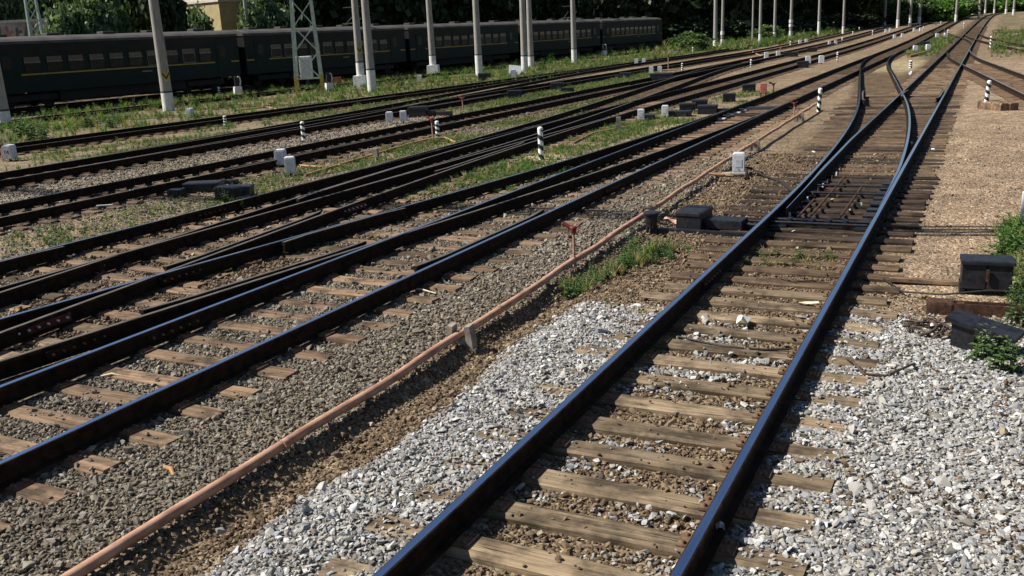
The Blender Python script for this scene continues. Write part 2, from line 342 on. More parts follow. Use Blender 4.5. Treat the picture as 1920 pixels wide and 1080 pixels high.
def zones(X, Y):
    x = X-bend(Y); n1 = fbm(X, Y, 1.6, 41); n2 = fbm(X, Y, 6, 51); n3 = fbm(X, Y, 0.5, 61); jx = x+0.5*(n1-0.5); jy = Y+1.6*(n1-0.5)
    Z_ = {}
    Z_['pale'] = np.clip((1-sstep(9.9, 10.9, jy-0.15*(x+3)))*(band(jx, -4.22, -3.0, 0.10)+band(jx, -1.3, 0.75, 0.25)), 0, 1)
    Z_['grey'] = np.clip(band(jx, -9.2, -4.9, 0.15)*(1-sstep(13, 27, jy)), 0, 1)
    Z_['tan'] = np.clip(band(jx, -0.75, 6, 0.2)*sstep(10.3, 11.2, jy)*(1-sstep(60, 80, Y)), 0, 1)
    Z_['oil'] = np.clip(band(x, -3.0, -1.3, 0.15)*band(jy, 14.0, 21.0, 1.0), 0, 1)
    g = np.zeros_like(X)
    g = np.maximum(g, band(jx, -11.35, -9.9+0.4*sstep(14, 20, Y), 0.15)*sstep(14.5, 18, jy)*(1-sstep(34, 42, Y))*sstep(0.40, 0.56, n1))
    g = np.maximum(g, band(jx, -10.2, -8.7, 0.2)*band(jy, 17, 24, 1.0)*sstep(0.38, 0.52, n1))
    g = np.maximum(g, band(jx, -16.2, -13.7, 0.3)*sstep(7, 9, Y)*(1-sstep(50, 60, Y))*sstep(0.36, 0.52, n1)*(0.45+0.55*sstep(15, 18, Y)))
    g = np.maximum(g, band(jx, -21.9, -19.2, 0.3)*sstep(34, 38, jy)*(1-sstep(62, 70, Y)))
    g = np.maximum(g, band(jx, -29.3+0.02*Y, -25.3, 0.4)*sstep(0.34, 0.52, n1)*(1-sstep(40, 50, Y)))
    g = np.maximum(g, band(x, -48.2, -33.2+0.05*Y, 0.5)*(0.25+0.75*sstep(0.40, 0.52, n1))*(1-sstep(250, 300, Y)))
    g = np.maximum(g, band(x, -33, -30.0+0.045*Y, 0.4)*sstep(48, 60, Y)*(1-sstep(250, 300, Y)))
    g = np.maximum(g, 0.85*band(x, -5.9, -3.7, 0.4)*sstep(78, 84, Y)*(1-sstep(128, 136, Y)))
    g = np.maximum(g, 0.8*band(x, 0.4, 8, 0.5)*sstep(74, 82, Y)*sstep(0.38, 0.52, n1))
    g = np.maximum(g, 0.6*band(x, -10.8, -8.7, 0.2)*band(Y, 28, 46, 3)*sstep(0.45, 0.58, n1))
    g = np.maximum(g, 0.7*band(x, -16.5, -14.5, 0.4)*band(Y, 66, 130, 4)*sstep(0.42, 0.55, n2))
    Z_['grass'] = np.clip(g, 0, 1)
    Z_['dry'] = np.clip(band(jx, -11.2, -8.9, 0.2)*band(jy, 15, 33, 1.5)*sstep(0.42, 0.55, fbm(X, Y, 1.1, 71))+band(x, -6.2, -3.8, 0.4)*band(Y, 60, 74, 3)+0.8*band(jx, -15.6, -13.9, 0.2)*band(jy, 20, 34, 2)*sstep(0.45, 0.6, n3), 0, 1)
    return Z_, n1, n2, n3
ZN, n1, n2, n3 = zones(X, Y)
def lay(c, w_, k): return c*(1-w_[:, None])+np.array(k)[None, :]*w_[:, None]
C = np.tile(np.array([0.195, 0.142, 0.093]), (len(X), 1))
C = lay(C, sstep(0.4, 0.7, n2)*0.6, (0.24, 0.185, 0.125))
for cf in (c2, c4, c5, c6, c7, cX3, cX4, cX1, cX2): C = lay(C, (1-sstep(0.9, 1.5, np.abs(X-cf(Y))))*0.8, (0.075, 0.048, 0.033))
C = lay(C, (1-sstep(1.0, 2.2, np.abs(X-c1(Y)+0.5)))*sstep(11, 16, Y), (0.098, 0.070, 0.046))
C = lay(C, (1-sstep(0.9, 1.4, np.abs(X-cR(Y))))*sstep(20, 30, Y)*(1-sstep(80, 90, Y)), (0.115, 0.080, 0.050))
C = lay(C, ZN['grey']*0.85, (0.145, 0.126, 0.098))
C = lay(C, (1-sstep(4.0, 5.5, np.abs(X-cT(Y)+1.6))), (0.022, 0.020, 0.015))  # shade beside and under the train, painted into the soil colour
C = lay(C, ZN['tan'], (0.27, 0.198, 0.134)); C = lay(C, ZN['pale']*0.8, (0.22, 0.20, 0.175))
C = lay(C, band(x, -22.0, -19.0, 0.3)*(1-sstep(36, 40, Y))*0.8, (0.22, 0.19, 0.145))
C = lay(C, band(x, -28.5, -25.0, 0.3)*(1-sstep(60, 70, Y))*0.5, (0.22, 0.18, 0.13))
C = lay(C, band(x, -24.5, -25.5+4, 0.3)*sstep(66, 72, Y)*0.5, (0.25, 0.18, 0.11))
C = lay(C, ZN['dry']*0.8, (0.34, 0.285, 0.17)); C = lay(C, ZN['grass']*0.75, (0.085, 0.090, 0.038)); C = lay(C, ZN['oil']*0.9, (0.022, 0.019, 0.017))
C = C*(0.8+0.4*n3)[:, None]
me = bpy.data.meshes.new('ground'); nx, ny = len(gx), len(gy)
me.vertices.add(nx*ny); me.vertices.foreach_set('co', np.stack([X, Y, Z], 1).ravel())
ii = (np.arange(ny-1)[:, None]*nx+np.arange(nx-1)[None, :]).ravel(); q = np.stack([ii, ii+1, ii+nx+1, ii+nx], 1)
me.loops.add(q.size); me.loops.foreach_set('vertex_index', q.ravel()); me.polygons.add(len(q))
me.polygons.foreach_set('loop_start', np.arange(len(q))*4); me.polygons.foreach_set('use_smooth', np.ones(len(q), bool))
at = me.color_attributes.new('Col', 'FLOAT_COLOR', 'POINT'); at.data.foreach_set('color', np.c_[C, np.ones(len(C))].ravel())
me.update(calc_edges=True)
m, t, b = mat('ground_soil', 0.95, 0, 0.15)
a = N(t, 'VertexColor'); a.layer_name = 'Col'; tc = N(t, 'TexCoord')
vo = N(t, 'TexVoronoi'); vo.inputs['Scale'].default_value = 26; t.links.new(tc.outputs['Object'], vo.inputs['Vector'])
vo2 = N(t, 'TexVoronoi'); vo2.inputs['Scale'].default_value = 9; t.links.new(tc.outputs['Object'], vo2.inputs['Vector'])
sep = N(t, 'SeparateColor'); t.links.new(vo.outputs['Color'], sep.inputs[0]); sep2 = N(t, 'SeparateColor'); t.links.new(vo2.outputs['Color'], sep2.inputs[0])
k1 = ramp(t, sep.outputs[0], [(0.0, (0.55, 0.54, 0.52)), (0.7, (1.1, 1.1, 1.1)), (0.97, (1.35, 1.35, 1.33)), (1.0, (2.2, 2.2, 2.1))])
k2 = ramp(t, sep2.outputs[1], [(0.0, (0.75, 0.74, 0.72)), (1.0, (1.25, 1.25, 1.25))])
k3 = ramp(t, noise(t, 1.3, 6), [(0.3, (0.72, 0.71, 0.70)), (0.7, (1.25, 1.25, 1.25))])
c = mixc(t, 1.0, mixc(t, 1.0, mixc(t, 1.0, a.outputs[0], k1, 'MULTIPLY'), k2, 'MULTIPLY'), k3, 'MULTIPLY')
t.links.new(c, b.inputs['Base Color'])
hh = math_(t, 'ADD', math_(t, 'MULTIPLY', vo.outputs['Distance'], -1.0), math_(t, 'MULTIPLY', noise(t, 40, 4), 0.5))
bump(t, b, hh, 0.9, 0.03)
me.materials.append(m)
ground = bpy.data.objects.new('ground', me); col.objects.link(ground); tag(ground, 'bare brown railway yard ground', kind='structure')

# ------------------------------------------------------------------ rails and sleepers
PROF = [(-0.0375, -0.006), (-0.027, 0.0), (0.027, 0.0), (0.0375, -0.006), (0.036, -0.045), (0.010, -0.058), (0.009, -0.135), (0.018, -0.155), (0.075, -0.168), (0.075, -0.180), (-0.075, -0.180), (-0.075, -0.168), (-0.018, -0.155), (-0.009, -0.135), (-0.010, -0.058), (-0.036, -0.045)]
PM = [0, 1, 0, 0]+[0]*12
def rail(parent, xf, Ys, top='rail_polish', dz=0.0, kf=None, keep=0, name='rail', label=None):
    Ys = np.asarray(Ys, float); xs = xf(Ys); zs = rise(Ys)+dz; n = len(PROF); vs_ = []
    ks = np.ones(len(Ys)) if kf is None else kf(Ys)
    for X_, Y_, Z_, k in zip(xs, Ys, zs, ks):
        o = keep*0.0375*(1-k)
        for u, v in PROF: vs_.append((X_+o+u*(k if abs(u) < 0.05 else (1+k)/2), Y_, Z_+v))
    mb = MB(); L = len(Ys)
    for j in range(n):
        mb.add([vs_[i*n+j] for i in range(L)]+[vs_[i*n+(j+1) % n] for i in range(L)], [(i, i+1, L+i+1, L+i) for i in range(L-1)], PM[j])
    mb.add(vs_[:n], [tuple(range(n))], 0); mb.add(vs_[-n:], [tuple(range(n))], 0)
    o = mb.build(name, ['rail_rust', top], parent)
    if label: o['label'] = label
    return o
def ys(a, b_, near=1.0): 
    out = [a]
    while out[-1] < b_-1e-6:
        s_ = near if out[-1] < 45 else (2.5 if out[-1] < 110 else 8); out.append(min(b_, out[-1]+s_))
    return out
def check(parent, xf, side, y0, y1, off=0.115):     # check or wing rail beside a running rail, its ends flared
    def f(Y):
        Y = np.asarray(Y, float); fl = 0.07*(np.clip(1-(Y-y0)/0.6, 0, 1)+np.clip(1-(y1-Y)/0.6, 0, 1)); return xf(Y)+side*(off+fl)
    return rail(parent, f, np.linspace(y0, y1, 12), 'rail_dull', 0.012, name='check_rail')

SLV = []
def sleeper_mesh(seed, L=2.75, W=0.235, H=0.17):
    r = np.random.default_rng(seed); mb = MB(); secs = 5; vs_ = []
    for i in range(secs):
        u = -L/2+L*i/(secs-1)+(0 if 0 < i < secs-1 else r.normal(0, 0.02)); jt = r.normal(0, 0.006, 8)
        for (y, z), j in zip(((-W/2, -H), (-W/2, -0.022), (-W/2+0.028, 0), (W/2-0.028, 0), (W/2, -0.022), (W/2, -H)), jt):
            vs_.append((u+r.normal(0, 0.006), y+j, z+(r.normal(0, 0.004) if z > -0.1 else 0)))
    n = 6
    mb.add(vs_, [(i*n+k, i*n+(k+1) % n, (i+1)*n+(k+1) % n, (i+1)*n+k) for i in range(secs-1) for k in range(n)], 0)
    mb.add(vs_, [tuple(range(n)), tuple(range((secs-1)*n, secs*n))], 0); return mb
WK = ('wood_tan', 'wood_mid', 'wood_oily', 'wood_brown')
SLV = {k: [mesh_of(sleeper_mesh(11*i+j), 'sleeper', k) for j in range(5)] for i, k in enumerate(WK)}
RECT = []                                            # (x0, x1, y) of every sleeper, to keep the stones off their tops
pl = MB(); pl.box((0, 0, 0.010), (0.36, 0.17, 0.020))
for sx in (-0.14, -0.105, 0.105, 0.14):
    for sy in (-0.05, 0.05): pl.cyl((sx, sy, 0.016), (sx, sy, 0.04), 0.018, 0.014, 6)
PLATE = mesh_of(pl, 'tie_plate', 'plate_rust')
STOP = -0.197
def sleeper(parent, x0, x1, y, wood_='wood_mid', rails=(), drop=0.0):
    jl, jr = random.gauss(0, 0.035), random.gauss(0, 0.035); x0 += jl; x1 += jr
    z = STOP+float(rise(y))+random.gauss(0, 0.006)-drop
    o = place('sleeper', random.choice(SLV[wood_]), parent, ((x0+x1)/2, y, z), random.gauss(0, 0.008), ((x1-x0)/2.75, 1, 1))
    RECT.append((x0, x1, y)); k = 2.75/(x1-x0)
    for rx in rails:
        p = place('tie_plate', PLATE, o, ((rx-(x0+x1)/2)*k, 0, 0.001), 0, (k, 1, 1))
    return o
def far_sleepers(parent, cf, y0, y1, step=0.55, half=1.36, wood_='wood_mid'):   # too far to pick apart
    mb = MB(); y = y0
    while y < y1:
        c_ = float(cf(y)); mb.box((c_+random.gauss(0, 0.03), y, STOP+float(rise(y))-0.03), (2*half, 0.23, 0.06)); y += step
    return tag(mb.build('far_sleepers', wood_, parent, fix=False), kind='stuff')
def track(label, group=None, name='railway_track'): return thing(name, label, 'track', (0, 0, 0), 0, group)

FAR = 400
# near track with its set of points
T1 = track('near straight track, polished blue rails on bare tan sleepers in pale crushed stone')
rail(T1, lambda Y: c1(Y)+GA, ys(1.0, FAR))
rail(T1, lambda Y: np.where(np.asarray(Y) < 14.5, c1(Y), cR(Y))-GA, ys(1.0, 57, 0.8)+ys(57.4, 92, 0.8), label='blue-topped rail bending left into the next track')
dd = lambda Y: swing(np.asarray(Y)-14.5)
kk = lambda Y: np.clip(dd(Y)/0.075+0.12*np.clip((24-np.asarray(Y))/8, 0, 1), 0.22, 1)
rail(T1, lambda Y: c1(Y)-GA+0.13*np.clip(1-(np.asarray(Y)-15.6)/9.5, 0, 1), ys(15.6, FAR, 0.6), 'rail_polish', -0.003, kk, 1, 'switch_blade', 'open switch blade tapering to a thin blue tip')
rail(T1, lambda Y: cR(Y)+GA, ys(15.8, 92, 0.6), 'rail_polish', -0.006, lambda Y: np.clip(dd(Y)/0.075, 0.2, 1), -1, 'switch_blade', 'closed switch blade lying against the outer rail')
check(T1, lambda Y: c1(Y)+GA, -1, 37.6, 42.4); check(T1, lambda Y: cR(Y)-GA, 1, 37.0, 41.8)
check(T1, lambda Y: c1(Y)-GA, 1, 38.6, 41.6, 0.10)
y = 4.68-0.543*4; k = 0
while y < 62:
    yy = y+random.gauss(0, 0.015)
    if y < 11.5: sleeper(T1, -2.155-1.385, -2.155+1.385, yy, 'wood_tan', (-2.155-GA, -2.155+GA))
    elif y < 13.9: sleeper(T1, -2.155-1.385, -2.155+1.385, yy, 'wood_mid', (-2.155-GA, -2.155+GA))
    else:
        ex = max(0.12, math.ceil(float(c1(y)-cR(y))/0.3)*0.3+0.1)
        if y < 43: sleeper(T1, -2.155-1.385-ex, -2.155+1.385+0.02, yy, 'wood_oily' if 14.4 < y < 20 else random.choice(('wood_mid', 'wood_oily', 'wood_mid')), drop=0.0 if y < 20 else random.uniform(0.005, 0.03)+0.0008*(y-20))
        else:
            sleeper(T1, -2.155-1.375, -2.155+1.375, yy, 'wood_brown', drop=0.015)
    y += 0.543; k += 1
far_sleepers(T1, c1, 62.3, 170)
# second track, beside the pipe
T2 = track('double-railed track between the pink pipe and the striped marker post, reddish sleepers in grey ballast')
rail(T2, lambda Y: c2(Y)+GA, ys(0.5, FAR)); rail(T2, lambda Y: c2(Y)-GA, ys(0.5, FAR))
check(T2, lambda Y: c2(Y)+GA, -1, 10.4, 14.6)
y = 4.13-0.553*5
while y < 58:
    yy = y+random.gauss(0, 0.02); c_ = -7.38
    if y < 11.2: sleeper(T2, c_-1.375, c_+1.375, yy, 'wood_brown', (c_-GA, c_+GA), drop=-0.006)
    elif y < 38: sleeper(T2, min(c_-1.375, float(cX1(y))-1.30), c_+1.375, yy, random.choice(('wood_brown', 'wood_mid', 'wood_brown')), drop=0.006)
    else: sleeper(T2, c_-1.375, c_+1.375, yy, 'wood_mid', drop=0.012)
    y += 0.553
far_sleepers(T2, c2, 58.3, 170)
X1 = track('diverging track curving away from the pipe-side track, blue-edged rails', name='crossover_track')
grow = lambda f, g: (lambda Y: np.clip(np.abs(f(Y)-g(Y))/0.075, 0.18, 1))
rail(X1, lambda Y: cX1(Y)-GA, ys(1.5, 33.5, 0.7), 'rail_polish', -0.003, grow(cX1, c2), -1)
rail(X1, lambda Y: cX1(Y)+GA, ys(1.5, 34.5, 0.7), 'rail_dull', -0.005, grow(cX1, c2), -1)
check(X1, lambda Y: cX1(Y)+GA, -1, 7.6, 11.6); check(X1, lambda Y: cX1(Y)-GA, 1, 11.2, 14.2)
# third track and its crossovers
T4 = track('third track, dark rails with tan sleepers, grass strip along its far side')
rail(T4, lambda Y: c4(Y)+GA, ys(2, FAR), 'rail_dull'); rail(T4, lambda Y: c4(Y)-GA, ys(2, FAR))
check(T4, lambda Y: c4(Y)-GA, 1, 6.0, 10.0)
y = 6.1
while y < 40:
    yy = y+random.gauss(0, 0.02); c_ = float(c4(y)); xr = float(cX2(y))+1.30 if y < 36 else c_+1.375
    if y < 9.0: xr = c_+1.45
    sleeper(T4, c_-1.375, max(xr, c_+1.375), yy, random.choice(('wood_brown', 'wood_mid', 'wood_brown')), (c_-GA, c_+GA) if y < 14 else ())
    if y < 9.0: sleeper(X1, float(cX1(y))-1.375+0.25, float(cX1(y))+0.55, yy+0.2, 'wood_brown')
    y += 0.545
far_sleepers(T4, c4, 40.3, 120)
X2 = track('crossover track with red fishplates cutting across towards the pipe-side track', name='crossover_track')
rail(X2, lambda Y: cX2(Y)-GA, ys(2, 33, 0.7), 'rail_dull', -0.004, grow(cX2, c4), 1)
rail(X2, lambda Y: cX2(Y)+GA, ys(2, 33, 0.7), 'rail_dull', -0.006, grow(cX2, c4), 1)
check(X2, lambda Y: cX2(Y)+GA, -1, 9.4, 13.6); check(X2, lambda Y: cX2(Y)+GA, -1, 18.5, 24.0); check(X2, lambda Y: cX2(Y)-GA, 1, 14.6, 20)
X3 = track('crossover track leading from the third track to the fourth', name='crossover_track')
rail(X3, lambda Y: cX3(Y)-GA, ys(14.5, 80, 0.8), 'rail_dull', -0.007, grow(cX3, c4), -1)
rail(X3, lambda Y: cX3(Y)+GA, ys(14.5, 80, 0.8), 'rail_dull', -0.009, grow(cX3, c4), -1)
far_sleepers(X3, cX3, 36, 78, 0.6)
def fishplate(parent, xf, side, y0, n=6, L=0.8):
    fp = MB(); x0 = float(xf(y0)); z0 = float(rise(y0))
    fp.box((x0+side*0.022, y0, z0-0.10), (0.022, L, 0.10), 0)
    for i in range(n): yb = y0-L/2+L*(i+0.5)/n; fp.cyl((x0+side*0.03, yb, z0-0.095), (x0+side*0.062, yb, z0-0.095), 0.017, 0.015, 6, 1)
    return fp
for (tk, f_, yb, red) in ((X2, lambda Y: cX2(Y)+GA, 14.5, 1), (X2, lambda Y: cX2(Y)+GA, 7.0, 1), (X2, lambda Y: cX2(Y)-GA, 11.2, 0), (T4, lambda Y: c4(Y)+GA, 9.2, 0), (X1, lambda Y: cX1(Y)+GA, 6.6, 0), (X1, lambda Y: cX1(Y)-GA, 9.4, 0), (T2, lambda Y: c2(Y)-GA, 7.4, 0), (T4, lambda Y: c4(Y)-GA, 13.5, 0), (T2, lambda Y: c2(Y)+GA, 17.5, 0), (T1, lambda Y: c1(Y)-GA, 11.3, 0)):
    fishplate(tk, f_, 1, yb).build('fishplate', ['rail_red' if red else 'rail_rust', 'box_grey' if red else 'plate_rust'], tk)
# fourth to seventh tracks, the overgrown siding and the train's own track
for cf, lb, tp in ((c5, 'fourth track, blue-topped rails between two strips of gravel', 'rail_polish'), (c6, 'fifth track, dark dull rails running into many switches', 'rail_dull'), (c7, 'sixth track, dark rails edging the overgrown grass', 'rail_dull')):
    T = track(lb); y0 = 8 if cf is c5 else 12
    rail(T, lambda Y: cf(Y)-GA, ys(y0, FAR, 2), tp); rail(T, lambda Y: cf(Y)+GA, ys(y0, FAR, 2), 'rail_dull')
    if cf is c5:
        y = 9.0
        while y < 30: sleeper(T, float(cf(y))-1.375, float(cf(y))+1.375, y+random.gauss(0, 0.03), 'wood_mid'); y += 0.56
        check(T, lambda Y: c5(Y)+GA, -1, 18, 30)
    far_sleepers(T, cf, 30 if cf is c5 else 13, 100, 0.6)
    check(T, lambda Y: cf(Y)+GA, -1, 36, 44); check(T, lambda Y: cf(Y)-GA, 1, 52, 60)
X4 = track('crossover track leading from the fifth track to the sixth', name='crossover_track')
rail(X4, lambda Y: cX4(Y)-GA, ys(15, 86, 1.5), 'rail_dull', -0.004, grow(cX4, c6), -1); rail(X4, lambda Y: cX4(Y)+GA, ys(15, 86, 1.5), 'rail_dull', -0.006, grow(cX4, c6), -1)
T8 = track('rusty disused siding half hidden in tall grass before the train')
rail(T8, lambda Y: c8(Y)-GA, ys(18, 150, 3), 'rail_dull', -0.03); rail(T8, lambda Y: c8(Y)+GA, ys(18, 150, 3), 'rail_dull', -0.03)
TT = track('shaded track carrying the dark green train'); rail(TT, lambda Y: cT(Y)-0.79, [10, 60, 120, 180], 'rail_dull'); rail(TT, lambda Y: cT(Y)+0.79, [10, 60, 120, 180], 'rail_dull')
far_sleepers(TT, cT, 12, 150, 0.7, wood_='wood_oily')
XD = track('track curving off to the right past the marker on wooden blocks', name='crossover_track')
rail(XD, lambda Y: cD(Y)-GA, ys(16, 81, 1.0), 'rail_polish', -0.003, grow(cD, c1), 1); rail(XD, lambda Y: cD(Y)+GA, ys(16, 84, 1.0), 'rail_polish', -0.005, grow(cD, c1), 1)
far_sleepers(XD, cD, 20, 66, 0.56, wood_='wood_brown')
XE = track('far track curving right beyond the grass patch', name='crossover_track')
rail(XE, lambda Y: cE(Y)-GA, ys(30, 132, 2), 'rail_dull', -0.007, grow(cE, c1), 1); rail(XE, lambda Y: cE(Y)+GA, ys(30, 134, 2), 'rail_dull', -0.009, grow(cE, c1), 1)
XF = track('far crossover track linking the two right-hand tracks', name='crossover_track')
cXF = lambda Y: c1(Y)-scurve(np.asarray(Y)-95, 5.225)
rail(XF, lambda Y: cXF(Y)-GA, ys(100, 170, 2), 'rail_polish', -0.004, grow(cXF, c1), -1); rail(XF, lambda Y: cXF(Y)+GA, ys(100, 170, 2), 'rail_dull', -0.006, grow(cXF, c1), -1)

# ------------------------------------------------------------------ scattered stones and grass (stuff)
SRC = bpy.data.collections.new('sources')            # source shapes, not part of the scene
def src(name, me):
    o = bpy.data.objects.new(name, me); SRC.objects.link(o); return o
def scatter(name, P3, rot, scl, idx, sources, label, kind='stuff'):
    me = bpy.data.meshes.new(name); me.vertices.add(len(P3)); me.vertices.foreach_set('co', np.asarray(P3, np.float32).ravel())
    for an, ty, d in (('rot', 'FLOAT_VECTOR', rot), ('scl', 'FLOAT_VECTOR', scl)):
        me.attributes.new(an, ty, 'POINT').data.foreach_set('vector', np.asarray(d, np.float32).ravel())
    me.attributes.new('idx', 'INT', 'POINT').data.foreach_set('value', np.asarray(idx, np.int32))
    me.update(); o = bpy.data.objects.new(name, me); col.objects.link(o); tag(o, label, None, None, kind)
    g = bpy.data.node_groups.new(name, 'GeometryNodeTree')
    g.interface.new_socket('Geometry', in_out='INPUT', socket_type='NodeSocketGeometry'); g.interface.new_socket('Geometry', in_out='OUTPUT', socket_type='NodeSocketGeometry')
    gi = g.nodes.new('NodeGroupInput'); go = g.nodes.new('NodeGroupOutput'); ip_ = g.nodes.new('GeometryNodeInstanceOnPoints'); gt = g.nodes.new('GeometryNodeGeometryToInstance')
    for s_ in sources:
        n = g.nodes.new('GeometryNodeObjectInfo'); n.inputs['Object'].default_value = s_; g.links.new(n.outputs['Geometry'], gt.inputs[0])
    def na(nm, ty):
        n = g.nodes.new('GeometryNodeInputNamedAttribute'); n.data_type = ty; n.inputs['Name'].default_value = nm; return n.outputs['Attribute']
    ip_.inputs['Pick Instance'].default_value = True
    g.links.new(gi.outputs[0], ip_.inputs['Points']); g.links.new(gt.outputs[0], ip_.inputs['Instance'])
    g.links.new(na('idx', 'INT'), ip_.inputs['Instance Index']); g.links.new(na('rot', 'FLOAT_VECTOR'), ip_.inputs['Rotation']); g.links.new(na('scl', 'FLOAT_VECTOR'), ip_.inputs['Scale'])
    g.links.new(ip_.outputs[0], go.inputs[0]); md = o.modifiers.new('scatter', 'NODES'); md.node_group = g
    return o
def rock_mesh(seed, mname, flat=0.62, npts=13):
    r = np.random.default_rng(seed); bm = bmesh.new()
    p = r.normal(size=(npts, 3)); p /= np.linalg.norm(p, axis=1)[:, None]; p *= r.uniform(0.8, 1.1, (npts, 1)); p *= np.array([1.0, r.uniform(0.6, 0.95), flat*r.uniform(0.8, 1.25)])*0.5
    vv = [bm.verts.new(q) for q in p]; h = bmesh.ops.convex_hull(bm, input=vv)
    for v in [v for v in bm.verts if not v.link_faces]: bm.verts.remove(v)
    me = bpy.data.meshes.new('stone'); bm.to_mesh(me); bm.free(); me.materials.append(MATS[mname]); return me
ROCK = {k: [src('stone', rock_mesh(100*i+j, k, 0.5 if i == 0 else 0.62)) for j in range(7)] for i, k in enumerate(('stone_pale', 'stone_grey', 'stone_brown', 'stone_tan'))}
RA = np.array(RECT); order = np.argsort(RA[:, 2]); RA = RA[order]
def on_sleeper(X, Y, pad=0.0):
    hit = np.zeros(len(X), bool); i = np.searchsorted(RA[:, 2], Y)
    for d in range(-14, 14):
        j = np.clip(i+d, 0, len(RA)-1); hit |= (np.abs(Y-RA[j, 2]) < 0.118+pad) & (X > RA[j, 0]-pad) & (X < RA[j, 1]+pad)
    return hit
def on_rail(X, Y, w_=0.085):
    hit = np.zeros(len(X), bool)
    for cf, y0, y1 in ((c1, 0, 999), (c2, 0, 999), (c4, 0, 999), (cR, 14.5, 90), (cX1, 0, 36), (cX2, 0, 36), (cX3, 14, 80), (c5, 0, 999)):
        d = np.abs(np.abs(X-cf(Y))-GA) < w_; hit |= d & (Y > y0) & (Y < y1)
    return hit
def stones(name, kind_, x0, x1, y0, y1, dens, size, wfun, label, keep=0.03, lift=0.25, far=(9, 22)):
    Nn = int((x1-x0)*(y1-y0)*dens); X = rng.uniform(x0, x1, Nn); Y = rng.uniform(y0, y1, Nn)
    dist = np.hypot(X, Y); p = wfun(X, Y)*np.clip(1-0.75*sstep(far[0], far[1], dist), 0, 1); k = rng.random(Nn) < p; X, Y = X[k], Y[k]; dist = dist[k]
    kp = keep if not callable(keep) else keep(X, Y)
    k = ~on_rail(X, Y) & (~on_sleeper(X, Y, 0.01) | (rng.random(len(X)) < kp)); X, Y = X[k], Y[k]; dist = dist[k]; n = len(X)
    s_ = size*np.exp(rng.normal(0, 0.36, n))*(1+0.5*sstep(far[0], far[1], dist))
    Z = ground_h(X, Y)+s_*lift*rng.uniform(0.2, 1.3, n); os_ = on_sleeper(X, Y); Z = np.where(os_, STOP+s_*0.22, Z)
    sc_ = s_[:, None]*rng.uniform(0.75, 1.3, (n, 3))
    rot = np.c_[rng.normal(0, 0.45, n), rng.normal(0, 0.45, n), rng.uniform(0, 6.28, n)]
    scatter(name, np.c_[X, Y, Z], rot, sc_, rng.integers(0, 7, n), ROCK[kind_], label); return n
zw = lambda key: (lambda X, Y: zones(X, Y)[0][key])
cnt = []
cnt.append(stones('pale_ballast', 'stone_pale', -4.6, 1.6, 2.6, 11.6, 2300, 0.033, lambda X, Y: np.clip(zones(X, Y)[0]['pale']*1.1, 0, 1), 'pale crushed stone heaped beside the near track', keep=lambda X, Y: np.where(X < -2.9, 0.10+0.45*sstep(0.4, 0.6, fbm(X, Y, 0.5, 94)), 0.02+0.30*sstep(0.5, 0.68, fbm(X, Y, 0.55, 93)))))
cnt.append(stones('pale_ballast', 'stone_pale', -3.0, -1.3, 2.6, 11.2, 900, 0.040, lambda X, Y: sstep(0.44, 0.60, fbm(X, Y, 0.8, 77))*(0.35+0.65*band(Y, 6.0, 9.6, 0.4)), 'pale crushed stone between the near rails', lift=0.45))
cnt.append(stones('grey_ballast', 'stone_grey', -9.4, -4.85, 2.0, 24, 1500, 0.035, lambda X, Y: np.clip(zones(X, Y)[0]['grey']*(0.55+0.6*sstep(0.3, 0.5, fbm(X, Y, 0.9, 97))), 0, 1), 'grey-brown crushed stone between the pipe and the second track', far=(9, 20)))
cnt.append(stones('dirt_clods', 'stone_brown', -9.2, -4.9, 2.2, 24, 420, 0.026, lambda X, Y: 1.0-0.3*zones(X, Y)[0]['grey'], 'brown earth crumbs among the grey ballast', far=(9, 20)))
cnt.append(stones('dirt_clods', 'stone_brown', -4.9, -1.2, 2.2, 24, 1300, 0.030, lambda X, Y: np.clip(1-zones(X, Y)[0]['pale']-zones(X, Y)[0]['oil'], 0.0, 1)*(1-0.5*band(X, -2.9, -1.4, 0.1)*sstep(12, 14, Y)), 'brown earth clods along the ditch and between the near rails', keep=lambda X, Y: 0.03+0.25*sstep(18, 24, Y), far=(9, 22)))
cnt.append(stones('dirt_clods', 'stone_brown', -1.3, 1.6, 3, 11.6, 260, 0.028, lambda X, Y: sstep(0.45, 0.6, fbm(X, Y, 0.7, 99)+0.25*sstep(0.1, 0.9, X)+0.2*sstep(9, 11, Y)), 'earth crumbs spread through the pale stone', lift=0.6))
cnt.append(stones('tan_gravel', 'stone_tan', -0.9, 3.2, 10, 30, 330, 0.019, zw('tan'), 'fine tan gravel beside the near track', far=(11, 26)))
cnt.append(stones('brown_ballast', 'stone_brown', -14.4, -9.0, 5, 22, 620, 0.040, lambda X, Y: 1-0.7*np.maximum(zones(X, Y)[0]['grass'], 0), 'brown stones among the third track and crossovers', far=(12, 24)))
cnt.append(stones('yellow_ballast', 'stone_tan', -13.4, -9.6, 6, 13.5, 420, 0.036, lambda X, Y: sstep(0.42, 0.55, fbm(X, Y, 1.2, 87)), 'yellowish stones between the sleepers of the third track', far=(12, 24)))
cnt.append(stones('grey_ballast', 'stone_grey', -22.2, -13.5, 8, 36, 210, 0.042, lambda X, Y: 1-0.8*zones(X, Y)[0]['grass'], 'grey stones around the fourth track', far=(22, 40)))

